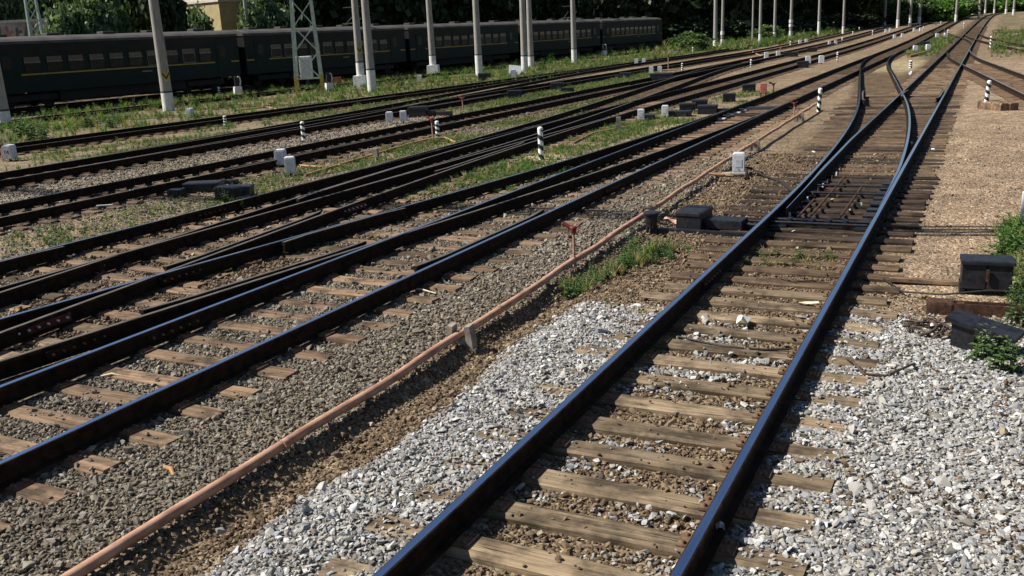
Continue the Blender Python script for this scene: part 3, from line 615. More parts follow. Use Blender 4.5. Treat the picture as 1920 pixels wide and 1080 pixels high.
def tuft_mesh(seed, mname, nb=16, spread=0.10, hgt=1.0, wid=0.028, lean=0.35):
    r = np.random.default_rng(seed); mb = MB()
    for _ in range(nb):
        a_, d_ = r.uniform(0, 6.28), r.uniform(0, spread); p = np.array([math.cos(a_)*d_, math.sin(a_)*d_, -0.05]); h_ = hgt*r.uniform(0.45, 1.0)
        ln = np.array([math.cos(a_+r.normal(0, 0.7)), math.sin(a_+r.normal(0, 0.7)), 0])*lean*h_*r.uniform(0.2, 1.3); sd_ = np.array([-math.sin(a_), math.cos(a_), 0])*wid
        m1 = p+np.array([0, 0, h_*0.55])+ln*0.35; tp = p+np.array([0, 0, h_])+ln
        mb.add([p-sd_, p+sd_, m1+sd_*0.7, m1-sd_*0.7, tp], [(0, 1, 2, 3), (3, 2, 4)])
    return mesh_of(mb, 'tuft', mname, False)
def weed_mesh(seed, mname, stems=5, leaves=11, hgt=1.0, ls=0.16, spread=0.16):
    r = np.random.default_rng(seed); mb = MB()
    for _ in range(stems):
        a_ = r.uniform(0, 6.28); base = Vector((math.cos(a_)*r.uniform(0, spread), math.sin(a_)*r.uniform(0, spread), -0.04)); h_ = hgt*r.uniform(0.55, 1.0)
        tip = base+Vector((r.normal(0, 0.13)*h_, r.normal(0, 0.13)*h_, h_)); mb.cyl(base, tip, 0.010*hgt, 0.003, 4, 0, False)
        for k in range(leaves):
            f_ = (k+1)/(leaves+0.5); p = base.lerp(tip, f_); an = k*2.4+r.uniform(-0.5, 0.5); dr = Vector((math.cos(an), math.sin(an), r.uniform(-0.2, 0.7))).normalized(); L = ls*r.uniform(0.6, 1.2)*(1.15-0.6*f_)
            sd_ = dr.cross(Vector((0, 0, 1))).normalized()*L*0.30; mid = p+dr*L*0.5+Vector((0, 0, 0.02))
            mb.add([p, mid-sd_, p+dr*L-Vector((0, 0, 0.12*L)), mid+sd_], [(0, 1, 2, 3)])
    return mesh_of(mb, 'weed', mname, False)
TUFT = [src('tuft', tuft_mesh(900+i, k)) for i, k in enumerate(('grass_blade', 'grass_blade', 'grass_fresh', 'grass_fresh', 'grass_dry'))]
WEED = [src('weed', weed_mesh(950+i, k)) for i, k in enumerate(('leaf_mid', 'grass_fresh', 'leaf_mid'))]
def grass(name, x0, x1, y0, y1, dens, size, wfun, label, weeds=0.1, dry=0.1):
    Nn = int((x1-x0)*(y1-y0)*dens); X = rng.uniform(x0, x1, Nn); Y = rng.uniform(y0, y1, Nn); k = (rng.random(Nn) < wfun(X, Y)) & ~on_rail(X, Y, 0.06); X, Y = X[k], Y[k]; n = len(X)
    hs = 0.45+1.1*fbm(X, Y, 1.7, 131); s_ = size*hs*np.exp(rng.normal(0, 0.3, n))
    u = rng.random(n); idx = np.where(u < weeds, 5+rng.integers(0, 3, n), np.where(u < weeds+dry, 4, rng.integers(0, 4, n)))
    sx = s_*rng.uniform(0.9, 1.4, n)*np.where(idx < 5, 1.2, 1.0)
    scatter(name, np.c_[X, Y, ground_h(X, Y)], np.c_[rng.normal(0, 0.12, n), rng.normal(0, 0.12, n), rng.uniform(0, 6.28, n)], np.c_[sx, sx, s_], idx, TUFT+WEED, label); return n
gz = lambda X, Y: zones(X, Y)[0]['grass']
cnt.append(grass('grass', -16.6, -8.6, 6, 46, 85, 0.10, gz, 'short green grass strips beside the third track', 0.05, 0.22))
cnt.append(grass('grass', -11.4, -8.7, 14, 34, 60, 0.09, lambda X, Y: zones(X, Y)[0]['dry'], 'thin dry grass beside the striped marker post', 0.0, 0.75))
cnt.append(grass('grass', -30, -18.8, 12, 70, 26, 0.15, gz, 'grass strips among the fourth, fifth and sixth tracks', 0.06, 0.12))
cnt.append(grass('tall_grass', -48.5, -30, 16, 110, 7.5, 0.27, gz, 'tall weedy grass in front of the train', 0.16, 0.14))
cnt.append(grass('tall_grass', -46, -20, 110, 240, 1.6, 0.6, gz, 'rough grass along the far edge of the yard', 0.25, 0.08))
cnt.append(grass('grass', -6, 9, 72, 150, 12, 0.28, gz, 'green grass patches between the far tracks', 0.1, 0.1))
cnt.append(grass('grass', -4.95, -3.45, 10.4, 14.0, 290, 0.17, lambda X, Y: np.exp(-((X+4.66-(Y-10.9)*0.26)/0.20)**2)*band(Y, 10.7, 13.3, 0.25), 'bright green grass clump under the pipe beside the valve post', 0.06, 0.03))
cnt.append(grass('grass', -2.75, -1.5, 12.4, 13.7, 150, 0.09, lambda X, Y: band(X, -2.75, -1.75, 0.2)*(band(Y, 12.62, 12.85, 0.07)+band(Y, 13.1, 13.5, 0.08)), 'thin grass growing between the near sleepers', 0.1, 0.05))
cnt.append(grass('grass', 0.25, 2.4, 7.2, 15.5, 240, 0.24, lambda X, Y: sstep(0.0, 0.5, X-0.45+0.07*(Y-11))*(0.4+0.6*sstep(0.4, 0.5, fbm(X, Y, 0.7, 141))), 'rank green grass at the right-hand verge', 0.1, 0.03))
cnt.append(grass('grass', -9.4, -1.3, 3, 30, 2.2, 0.07, lambda X, Y: sstep(0.52, 0.6, fbm(X, Y, 1.0, 151)), 'stray tufts among the ballast', 0.5, 0.1))
print('scatter counts', cnt, sum(cnt))

# ------------------------------------------------------------------ the air pipe beside the near track, its supports and valve posts
def pz(x_, y_): return float(ground_h(np.array([x_]), np.array([y_]))[0])
PIPE = [(-4.96, 1.6, -0.17), (-4.93, 3.5, -0.160), (-4.91, 5.0, -0.150), (-4.90, 7.0, -0.138), (-4.91, 8.4, -0.128), (-4.93, 10.0, -0.118), (-4.97, 11.7, -0.107), (-5.01, 13.5, -0.095), (-5.06, 15.5, -0.08), (-5.12, 18.0, -0.06), (-5.18, 21, -0.04), (-5.24, 25, -0.02), (-5.30, 29, 0.0), (-5.36, 33, 0.02), (-5.40, 35.6, 0.03)]
def dense(pts, k=4):
    out = []
    for a_, b_ in zip(pts[:-1], pts[1:]): out += [tuple(np.array(a_)+(np.array(b_)-np.array(a_))*i/k) for i in range(k)]
    return out+[pts[-1]]
def pipe_at(y): return tuple(np.interp(y, [p[1] for p in PIPE], [p[i] for p in PIPE]) for i in (0, 2))
pp = thing('air_pipe', 'long pinkish rusty air pipe running along a ditch beside the near track', 'pipe', (0, 0, 0))
def wob(p): return (p[0]+0.012*math.sin(p[1]*2.1), p[1], p[2]+0.006*math.sin(p[1]*3.3+1))
MB().tube([wob(p) for p in dense(PIPE, 6)], 0.043, 10).build('pipe_run', 'pipe_pink', pp)
for yj in (5.4, 9.3, 13.0, 17.4, 23.0): xj, zj = pipe_at(yj); MB().cyl((xj, yj-0.03, zj), (xj, yj+0.03, zj), 0.050, None, 10).build('weld_collar', 'pipe_pink', pp)
xj, zj = pipe_at(19.4)                                # branch to the junction box
MB().tube([(xj, 19.4, zj), (xj+0.28, 19.43, zj-0.03), (xj+0.55, 19.5, zj-0.06)], 0.022, 8).build('branch_pipe', 'pipe_ochre', pp)
MB().cyl((xj+0.25, 19.42, zj-0.03), (xj+0.36, 19.45, zj-0.035), 0.042, None, 8).build('valve_body', 'pipe_ochre', pp)
for ys_, lb in ((8.35, 'cracked pair of concrete stubs propping the pipe beside pale stones'), (24.4, 'short concrete stub under the pipe beyond the grey junction box'), (31.6, 'leaning concrete stub under the pipe near the striped post')):
    xs_, zs_ = pipe_at(ys_); g0 = pz(xs_, ys_)
    st = thing('pipe_support', lb, 'concrete support', (xs_, ys_, g0), R(8)); h_ = zs_-0.04-g0
    MB().box((0, 0, h_/2-0.06), (0.14, 0.12, h_+0.12)).build('saddle', 'concrete_rough', st)
    for sx, rr in ((-0.11, 0.10), (0.12, -0.12)): MB().box((sx, 0, h_/2+0.02), (0.07, 0.16, h_+0.26), 0, 0, 0.9, (0, rr, 0)).build('stub', 'concrete_rough', st)
def hydrant(loc, h_, label, k=1.0, mt='valve_red', post='pipe_pink'):
    t_ = thing('valve_post', label, 'valve', loc)
    MB().cyl((0, 0, -0.08), (0, 0, h_*0.78), 0.020*k, None, 8).build('riser', post, t_)
    v = MB(); v.cyl((0, 0, h_*0.76), (0, 0, h_*0.9), 0.040*k, 0.048*k, 8); v.cyl((0, 0, h_*0.9), (0, 0, h_*0.94), 0.055*k, 0.045*k, 8); v.build('valve_body', mt, t_)
    MB().tube([(0, 0, h_*0.86), (-0.07*k, -0.01, h_*0.93), (-0.15*k, -0.02, h_*1.02)], [0.028*k, 0.030*k, 0.034*k], 8).build('hose_nozzle', mt, t_)
    MB().tube([(0, 0, h_*0.92), (0.06*k, 0, h_*0.93), (0.10*k, 0, h_*1.0)], 0.012*k, 6).build('handle', mt, t_); return t_
hydrant((*[pipe_at(11.72)[0], 11.72], pipe_at(11.72)[1]), 0.52, 'red-headed valve on a thin riser rising from the pink pipe by the grass clump')
hydrant((*[pipe_at(30.6)[0], 30.6], pipe_at(30.6)[1]), 0.50, 'small red valve on the pink pipe short of the striped post', 0.9)
p = G(812, 262); hydrant((p.x, p.y, p.z), 0.75, 'rusty red valve beside a striped post between third and fourth tracks', 1.2)
p = G(868, 205); hydrant((p.x, p.y, p.z), 0.55, 'lone red valve in the grass strip beyond the fourth track', 1.2)
p = G(6, 300); hydrant((p.x, p.y, p.z), 0.55, 'rusty valve beside the grey box with red numbers', 1.5, 'iron_rusty')
p = G(1463, 99); hydrant((p.x, p.y, p.z), 0.85, 'far red valve beside a pair of white boxes', 1.6)
p = G(1450, 178); hydrant((p.x, p.y, p.z), 0.55, 'small rusty valve beside the red plate on legs', 1.3, 'iron_rusty', 'iron_rusty')
p = G(1253, 131); t_ = thing('standpipe', 'tall thin rusty standpipe at the end of a low pipe', 'standpipe', p)
MB().cyl((0, 0, -0.1), (0, 0, 0.95), 0.035, None, 8).build('riser', 'pipe_pink', t_); MB().cyl((0, 0, 0.95), (0, 0, 1.08), 0.06, 0.05, 8).build('cap', 'iron_rusty', t_)
# low side pipes
def side_pipe(px, label, r=0.035, m='pipe_ochre', z=0.03):
    pts = [G(*q) for q in px]; pts = [(q.x, q.y, q.z+z) for q in pts]; o = MB().tube(dense(pts, 4), r, 8).build('side_pipe', m); return tag(o, label, 'pipe')
side_pipe([(855, 269), (835, 260), (812, 261), (770, 271), (700, 292), (640, 310), (572, 331)], 'thin ochre pipe running from the striped post to the pair of grey boxes')
side_pipe([(1075, 270), (1110, 252), (1150, 244), (1215, 232)], 'short ochre pipe beside a concrete stub in the grass strip')
side_pipe([(1243, 133), (1262, 132), (1283, 131)], 'short reddish pipe at the tall standpipe', 0.05, 'pipe_pink', 0.05)
side_pipe([(560, 312), (600, 315), (638, 312)], 'short pale branch pipe beside the pair of grey boxes', 0.03)
side_pipe([(1405, 95.5), (1437, 111), (1425, 116)], 'low rusty pipe before a pair of white boxes', 0.05, 'pipe_pink', 0.05)
side_pipe([(440, 208), (500, 202), (520, 206)], 'bent ochre pipe lying in the overgrown grass', 0.05)
side_pipe([(1705, 108), (1722, 103), (1742, 99)], 'bent ochre pipe by two white boxes between the right-hand tracks', 0.09, 'pipe_ochre', 0.1)
p = G(1160, 246); o = MB().box((0, 0, 0.18), (0.16, 0.16, 0.55), 0, 0, 0.92).build('concrete_stub', 'concrete_rough', None, p, R(20)); tag(o, 'square concrete stub holding the short ochre pipe', 'concrete stub')
p = G(705, 293); o = MB().box((0, 0, 0.08), (0.14, 0.14, 0.3), 0, 0, 0.92).build('concrete_stub', 'concrete_rough', None, p, R(10)); tag(o, 'low concrete stub under the thin ochre pipe', 'concrete stub')

# ------------------------------------------------------------------ grey cable boxes
def arch(w_, h_, r, n=4):
    pts = [(-w_/2, 0), (w_/2, 0)]
    for k in range(n+1): a_ = math.pi/2*k/n; pts.append((w_/2-r+r*math.cos(a_), h_-r+r*math.sin(a_)))
    for k in range(n+1): a_ = math.pi/2*(1+k/n); pts.append((-w_/2+r+r*math.cos(a_), h_-r+r*math.sin(a_)))
    return pts
def cable_box(loc, h_, label, rz=0.0, mt='box_grey', group=None, tilt=0.0, detail=True, text=None):
    k = h_/0.45; t_ = thing('cable_box', label, 'cable box', loc, rz, group); t_.rotation_euler.x = tilt
    b_ = MB(); b_.prism(arch(0.27*k, 0.40*k, 0.055*k), -0.13*k, 0.17*k, 0, Matrix.Translation((0, 0, 0.06*k))); body = b_.build('housing', mt, t_)
    if detail:
        MB().prism(arch(0.225*k, 0.345*k, 0.05*k), -0.150*k, -0.131*k, 0, Matrix.Translation((0, 0, 0.085*k))).build('front_cover', 'box_white', t_)
        d_ = MB(); d_.box((0, -0.152*k, 0.26*k), (0.13*k, 0.006*k, 0.17*k)); d_.build('number_plate', mt, t_)
        e = MB(); e.cyl((0, -0.150*k, 0.125*k), (0, -0.162*k, 0.125*k), 0.012*k, None, 6); e.build('bolt', 'iron_black', t_)
    MB().cyl((0, 0.0, -0.18*k), (0, 0.0, 0.07*k), 0.035*k, None, 8).build('foot', 'iron_black', t_)
    if text:
        cu = bpy.data.curves.new('number', 'FONT'); cu.body = text; cu.size = 0.17*k; cu.align_x = 'CENTER'; cu.extrude = 0.001
        o = bpy.data.objects.new('number', cu); col.objects.link(o); o.parent = t_; o.location = (0, -0.160*k, 0.2*k); o.rotation_euler = (R(90), 0, 0); cu.materials.append(MATS['valve_red'])
    return t_
def cb(px, py, h_, label, rz=0.1, **kw): p = G(px, py); return cable_box(p, h_*(p-Vector((0, 0, CAMH))).length/F, label, rz, **kw)
cb(1385, 327, 38, 'large grey cable box beside the pink pipe, black cable running to the near points', R(12))
cb(528, 313, 31, 'grey cable box standing behind its twin beside the third track', R(30)); cb(546, 328, 32, 'grey cable box standing in front of its twin beside the third track', R(38))
cb(20, 301, 25, 'grey cable box with red numbers beside a rusty valve', R(25), text='14')
cb(357, 222, 17, 'small grey cable box in the grass beside the tall leaning pole', R(20))
cb(731, 232, 21, 'grey cable box standing apart in gravel beyond the fourth track', R(30)); cb(757, 230, 21, 'grey cable box close beside black switch machines beyond the fourth track', R(32))
cb(787, 155, 13, 'small grey box in grass by the pole on a plinth', 0.4, mt='box_white', detail=False)
cb(963, 147, 15, 'white box beside a tilted white panel near two close poles', 0.4, mt='box_white', detail=False)
cb(1202, 227, 21, 'white cable box at the corner of the grass strip beside the third track', R(18), mt='box_white'); cb(1247, 220, 21, 'white cable box beside flat black switch machines near the third track', R(15), mt='box_white')
pairs = [((1193, 122, 11), (1207, 121, 11), 'in grass beyond the fifth track'), ((1221, 139, 13), (1237, 138, 13), 'by the tall standpipe'), ((1437, 110, 11), (1459, 108, 11), 'by the far red valve'), ((1500, 84, 8), (1512, 82, 8), 'before the pole with white collar'), ((1555, 85, 7), (1567, 84, 7), 'on the grass edge by the sixth track'), ((1716, 98, 11), (1740, 96, 11), 'by the bent ochre pipe between the right-hand tracks'), ((1677, 73, 7), (1692, 71, 7), 'beside the far crossing tracks'), ((1661, 62, 6), (1669, 60, 6), 'at the far crossover by the sixth track'), ((1714, 60, 6), (1726, 59, 6), 'below the far green bushes'), ((1757, 72, 8), (1773, 71, 8), 'beside the far dark patch of track')]
for a_, b_, d_ in pairs:
    for q in (a_, b_): cb(*q, 'one of two white cable boxes '+d_, 0.3, mt='box_white', detail=False, group='two white cable boxes '+d_)
for q, s_ in (((1515, 121), 'left'), ((1540, 120), 'right')):
    cb(*q, 14, 'white cable box with a red lever behind a black machine' if s_ == 'left' else 'plain white cable box on bare earth past the black machine', 0.25, mt='box_white', detail=False)
# cables of the near box
p = G(1385, 327); o = MB().tube(dense([(p.x+0.05, p.y, p.z+0.16), (p.x+0.25, p.y+0.05, p.z+0.14), (p.x+0.6, p.y-0.35, p.z+0.05), (p.x+1.1, p.y-1.1, p.z+0.05), (-2.98, 17.6, -0.13)], 5), 0.022, 6).build('cable', 'cable_black'); tag(o, 'black cable curving from the large grey box to the near points', 'cable')
o = MB().tube(dense([(p.x+0.1, p.y, p.z+0.12), (p.x+0.22, p.y-0.2, p.z+0.10), (p.x+0.3, p.y-0.7, p.z+0.02)], 5), 0.03, 6).build('cable', 'cable_black'); tag(o, 'short thick cable drooping to the ground from the large grey box', 'cable')
o = MB().cyl((p.x-0.28, p.y-0.35, p.z+0.05), (p.x+0.28, p.y-0.25, p.z+0.05), 0.05, None, 8).build('timber_foot', 'concrete_rough'); tag(o, 'short grey log under the large grey cable box', 'log')

# ------------------------------------------------------------------ striped marker posts
def bollard_mesh(h_=0.85, r=0.075, turns=1.75, n=20, rows=30):
    mb = MB(); prev = None
    for i in range(rows):
        z0, z1 = -0.1+(h_+0.04)*i/rows, -0.1+(h_+0.04)*(i+1)/rows
        for k in range(n):
            a0, a1 = 2*math.pi*k/n, 2*math.pi*(k+1)/n; ph = ((z0+z1)/2/h_*turns*2+(k+0.5)/n*1.0) % 1.0
            mt_ = 0 if ph < 0.5 else 1
            if z1 > h_*0.92: mt_ = 0
            mb.add([(r*math.cos(a0), r*math.sin(a0), z0), (r*math.cos(a1), r*math.sin(a1), z0), (r*math.cos(a1), r*math.sin(a1), z1), (r*math.cos(a0), r*math.sin(a0), z1)], [(0, 1, 2, 3)], mt_, True)
    z = -0.06+h_
    mb.lathe((0, 0, z), [(r, 0), (r*0.86, r*0.38), (r*0.5, r*0.62), (0.004, r*0.7)], n, 0); return mb
BOL = mesh_of(bollard_mesh(), 'post', ['stripe_white', 'stripe_black'], False)
BOLF = mesh_of(bollard_mesh(n=10, rows=16), 'post', ['stripe_white', 'stripe_black'], False)
def bollard(px, py, h_, label, tilt=(0, 0), z=-0.22, group=None, thick=1.0):
    p = G(px, py, z); d_ = (p-Vector((0, 0, CAMH))).length; H = h_*d_/F
    t_ = thing('marker_post', label, 'marker post', p, 0, group); t_.rotation_euler = (tilt[0], tilt[1], 0); k = H/0.85
    kr = max(0.8, min(1.3, 0.9*thick)); place('post', BOL if d_ < 60 else BOLF, t_, (0, 0, 0), random.uniform(0, 6), (kr, kr, k)); return t_
bollard(1015, 299, 61, 'tall striped black and white post beside the second track, on the dry grass', (0, 0.0), thick=1.05)
bollard(570, 266, 37, 'striped post in light gravel between the fourth and fifth tracks'); bollard(423, 236, 18, 'short striped post in grass between the fifth and sixth tracks')
bollard(821, 258, 31, 'striped post beside the rusty valve between third and fourth tracks'); bollard(1535, 209, 41, 'striped post at the far end of the pink pipe', (0, 0.04), thick=1.05)
bollard(1849, 193, 37, 'leaning striped post standing on two wooden blocks', (0, 0.06), -0.02, thick=1.05)
bollard(1408, 125, 13, 'striped post by the pair of white boxes with the red valve'); bollard(1279, 132, 13, 'striped post beside the tall rusty standpipe')
bollard(1570, 115, 16, 'striped post on bare earth past the plain white box'); bollard(1707, 128, 13, 'stubby striped post in dry straw between the two right-hand tracks', thick=1.4)
bollard(1857, 89, 18, 'striped post on grass beside the far right-hand curve', thick=1.3)
for q in ((1271, 95, 8), (1299, 98, 9), (1326, 82, 7), (1349, 92, 7), (1423, 88, 9), (1482, 88, 10), (1579, 80, 9), (1599, 67, 7), (1636, 66, 8), (1611, 58, 6), (1777, 66, 9), (1731, 58, 7), (1755, 48, 6), (1764, 47, 6), (1807, 53, 9)):
    bollard(*q, 'tiny far striped post along the distant tracks', group='far striped posts', thick=1.3)
bollard(411, 177, 13, 'small striped post in front of the first carriage', thick=1.2)
# the wooden blocks under one post
bl = thing('wooden_blocks', 'two old squared timbers lying side by side under a striped post', 'timber', G(1868, 205), R(-62))
for dy in (-0.14, 0.13): place('timber', SLV['wood_brown'][0 if dy < 0 else 2], bl, (0.06 if dy > 0 else 0, dy, 0.26), 0.03 if dy > 0 else 0, (0.55, 1.15, 1.5))

# ------------------------------------------------------------------ black switch machines
def machine(px, py, w_, d_, h_, label, rz=0.0, lid=True, arm=0.0, group=None):
    p = G(px, py); t_ = thing('switch_machine', label, 'switch machine', p, rz, group)
    MB().bbox((0, 0, h_*0.40), (w_, d_, h_*0.82), 0.02).build('housing', 'iron_black', t_)
    if lid: MB().bbox((0, 0, h_*0.88), (w_*1.05, d_*1.05, h_*0.24), 0.03).build('lid', 'iron_black', t_)
    MB().box((0, 0, -0.06), (w_*1.1, d_*0.8, 0.16)).build('base', 'iron_rusty', t_)
    if arm:
        a_ = MB(); a_.bbox((w_/2+arm*0.42, 0, h_*0.30), (arm*0.84, d_*0.55, h_*0.5), 0.015); a_.build('motor_case', 'iron_black', t_)
        MB().cyl((w_/2+arm*0.8, 0, h_*0.28), (w_/2+arm*1.5, 0, h_*0.22), 0.025, None, 8).build('drive_rod', 'iron_black', t_)
    else:
        for sx in (-1, 1): MB().box((sx*w_*0.3, -d_*0.53, h_*0.5), (0.05, 0.03, 0.09)).build('hasp', 'iron_black', t_)
    return t_
nm = machine(1302, 424, 0.42, 0.62, 0.30, 'black switch machine with two-part lid beside the near points', R(-3), True, 0.75)
MB().box((0.25, -0.42, -0.02), (1.7, 0.10, 0.10)).build('mounting_bar', 'iron_black', nm)
machine(383, 357, 0.82, 0.42, 0.21, 'largest flat-topped black machine beside the third track', R(25)); machine(332, 366, 0.34, 0.30, 0.18, 'small black box on a leg beside the largest black machine', R(20), False)
machine(441, 369, 0.78, 0.40, 0.25, 'black machine with weeds at its foot near the third track', R(24)); machine(466, 376, 0.5, 0.25, 0.10, 'low black box close to the third track rail', R(22), False); machine(434, 344, 0.32, 0.22, 0.12, 'small black box behind the other black machines', R(20), False)
machine(785, 218, 0.75, 0.5, 0.42, 'black machine right beside the grey box beyond the fourth track', R(20), True, 0.4); machine(828, 216, 0.9, 0.4, 0.2, 'low black machine near the lone red valve', R(15), False)
machine(965, 184, 0.7, 0.45, 0.40, 'single black machine in the grass strip beyond the fourth track', R(25)); machine(1045, 169, 0.7, 0.45, 0.42, 'dark machine at the end of the grass strip beyond the fourth track', R(20)); machine(1064, 171, 0.7, 0.4, 0.25, 'low dark machine beside its taller neighbour in the grass strip', R(20), False)
machine(1150, 147, 0.9, 0.4, 0.2, 'low dark machine with white end by the fifth track', R(10), False); machine(1172, 146, 0.7, 0.4, 0.35, 'dark machine with small lid by the fifth track', R(10))
machine(1240, 151, 1.3, 0.6, 0.45, 'wide black machine in front of two white boxes', R(10)); machine(1367, 190, 0.52, 0.42, 0.34, 'squarish black machine alone on bare earth beside the third track', R(15)); machine(1404, 172, 0.60, 0.45, 0.36, 'squarish black machine next to the red plate on legs', R(15))
machine(1289, 210, 0.60, 0.45, 0.34, 'upright black machine on the left of a black cluster by the second track', R(15)); machine(1312, 203, 0.6, 0.5, 0.34, 'black machine at the back of a black cluster by the second track', R(15)); machine(1327, 213, 0.7, 0.45, 0.32, 'black machine with a drive rod reaching the second track', R(10), True, 0.5)
machine(1275, 218, 0.8, 0.45, 0.25, 'low black machine beside a white cable box', R(10), False); machine(1215, 224, 0.5, 0.3, 0.22, 'small dark machine behind a white cable box', R(10), False)
machine(1505, 127, 0.75, 0.5, 0.45, 'black machine standing before a white box with red lever', R(10)); machine(1482, 106, 1.3, 0.6, 0.4, 'wide dark machine by the far red valve', R(8)); machine(1733, 88, 0.9, 0.7, 0.5, 'dark machine between the two right-hand tracks', R(5)); machine(1523, 97, 0.9, 0.5, 0.4, 'dark machine in grass by the fifth track', R(8))
machine(1407, 91, 1.2, 0.5, 0.4, 'dark machine in the far grass', R(5)); machine(909, 150, 0.9, 0.5, 0.5, 'dark box by the foot of a pole near the sixth track', R(20))
p = G(1431, 182); t_ = thing('marker_plate', 'rusty red plate standing on two short legs by a black machine', 'panel', p, R(10))
MB().bbox((0, 0, 0.38), (0.28, 0.07, 0.40), 0.02).build('plate', 'panel_red', t_)
for sx in (-0.1, 0.1): MB().box((sx, 0, 0.06), (0.05, 0.05, 0.32)).build('leg', 'iron_rusty', t_)
# drum-topped post and rag by the near points
p = G(1222, 440, -0.3); t_ = thing('cable_pedestal', 'black round-topped pedestal beside the near switch machine', 'pedestal', p)
MB().lathe((0, 0, 0.34), [(0.06, -0.02), (0.13, 0.0), (0.135, 0.03), (0.11, 0.045)], 14).build('cap', 'iron_black', t_)
MB().cyl((0, 0, 0.14), (0, 0, 0.34), 0.085, 0.11, 12).build('neck', 'iron_black', t_)
for sx in (-0.06, 0.06): MB().cyl((sx*1.6, -0.02, -0.12), (sx, 0, 0.16), 0.03, None, 8).build('leg', 'iron_black', t_)
p = G(1268, 422); o = MB(); vs_ = []
for i in range(6):
    for j in range(4): vs_.append((i*0.075-0.2, (j-1.5)*0.05+0.012*math.sin(i*2), 0.10-0.015*i+0.02*math.sin(i*1.7+j)+0.015*random.random()))
o.add(vs_, [(i*4+j, i*4+j+1, (i+1)*4+j+1, (i+1)*4+j) for i in range(5) for j in range(3)]); tag(o.build('rag', 'rag', None, p, R(-10)), 'orange and pale rag hanging between the pedestal and the switch machine', 'rag')

# ------------------------------------------------------------------ moving parts inside the near points
sw = thing('switch_rods', 'greasy black rods and bars lying between the near point blades', 'switch rods', (-2.155, 16, 0))
for y_, r_, x0, x1 in ((-1.05, 0.022, -1.5, 0.70), (-0.82, 0.026, -0.78, 0.72), (-0.72, 0.018, -0.6, 0.5), (1.75, 0.024, -0.74, 0.70), (2.6, 0.018, -0.72, 0.70)):
    MB().cyl((x0, y_, -0.105), (x1, y_, -0.105), r_, None, 8).build('cross_rod', 'iron_black', sw)
for x_, y0, y1 in ((-0.44, -0.45, 1.2), (-0.26, -0.6, 3.9), (0.20, -0.6, 2.6)):
    MB().box((x_, (y0+y1)/2, -0.13), (0.03, y1-y0, 0.03)).build('long_bar', 'iron_rusty', sw)
for y_ in (-0.95, -0.8):
    for x_ in (-0.5, -0.15, 0.1, 0.35): MB().box((x_, y_, -0.11), (0.07, 0.12, 0.07)).build('bracket', 'iron_black', sw)
for k in range(9):
    for sx in (-1, 1): MB().box((sx*0.68, -1.0+k*0.543, -0.175), (0.34, 0.20, 0.03)).build('slide_plate', 'grease_black', sw)
for k in range(12): MB().cyl((-0.60+0.015*k, -0.3+k*0.5, -0.16), (-0.60+0.015*k, -0.3+k*0.5, -0.09), 0.022, 0.018, 6).build('bolt', 'box_grey' if k % 3 == 0 else 'iron_rusty', sw)
sw2 = thing('switch_rods', 'dark rods and plates between the blades of the second track', 'switch rods', (-7.38, 33.2, 0))
for y_, x0 in ((-0.6, -1.2), (0.0, -0.78), (1.8, -0.7)): MB().cyl((x0, y_, -0.10), (0.7, y_, -0.10), 0.024, None, 8).build('cross_rod', 'iron_black', sw2)
for k in range(8): MB().box((-0.66, -1.5+k*0.55, -0.17), (0.3, 0.2, 0.035)).build('slide_plate', 'box_grey' if k % 2 else 'grease_black', sw2)
MB().box((0.1, 3.0, -0.15), (1.7, 0.5, 0.03)).build('cover_sheet', 'iron_black', sw2)

# ------------------------------------------------------------------ concrete poles
def pole(px, py, wpx, label, group=None, plinth=False, chev=False, white=1.3, H=11.5, mt='concrete', collar=0):
    p = G(px, py); d_ = math.hypot(p.x, p.y); r = min(0.31, max(0.14, wpx*d_/F/2)); t_ = thing('concrete_pole', label, 'pole', p, 0, group)
    t_.rotation_euler = (random.gauss(0, 0.004), random.gauss(0, 0.004), 0); zb = 0.75 if plinth else 0.0
    MB().lathe((0, 0, zb+white), [(r*0.98, 0), (r*0.62, H-white-zb)], 14).build('shaft', mt, t_)
    if white: MB().lathe((0, 0, zb-0.2), [(r*1.03, 0), (r*1.0, white+0.2)], 14).build('whitewashed_base', 'whitewash', t_); MB().lathe((0, 0, zb+white-0.03), [(r*1.01, 0), (r*1.01, 0.09)], 14).build('dark_band', 'ring_dark', t_)
    if plinth: MB().box((0, 0, 0.3), (r*3.6, r*3.6, 1.0), 0, R(20), 0.9).build('plinth', 'whitewash', t_)
    if chev:
        c_ = MB(); a0 = math.atan2(-p.y, -p.x)
        for m_, dz in ((0, 0.16), (1, 0.0), (0, -0.16)):
            for s_ in (-1, 1):
                v = []
                for f_, zz in ((0, -0.16), (0.62, 0.10), (0.62, 0.26), (0, 0.0)):
                    an = a0+0.35+s_*f_; v.append((r*1.02*math.cos(an), r*1.02*math.sin(an), zb+white+0.75+dz+zz+0.08))
                c_.add(v, [(0, 1, 2, 3)], m_)
        c_.build('chevron_mark', ['paint_yellow', 'stripe_black'], t_)
    for k in range(collar): MB().lathe((0, 0, zb+white+0.5+k*0.6), [(r*1.25, 0), (r*1.25, 0.45)], 12).build('white_collar', 'whitewash', t_)
    return t_
pole(10, 236, 25, 'thick concrete pole rising from tall weeds beside the first carriage', None, white=0.75)
pole(317, 207, 20, 'leaning-looking concrete pole with yellow chevron and white foot in the grass', None, chev=True, white=1.0)
pole(678, 163, 14, 'concrete pole with yellow chevron on a white plinth next to another pole', plinth=True, chev=True, white=1.0)
pole(698, 172, 16, 'stout concrete pole with stencilled shaft and white foot beside the plinth pole', white=1.4)
pole(813, 139, 12, 'pale concrete pole on a broad white plinth', plinth=True, white=0.9); pole(899, 144, 13, 'pale concrete pole with white foot near a dark box', white=1.7)
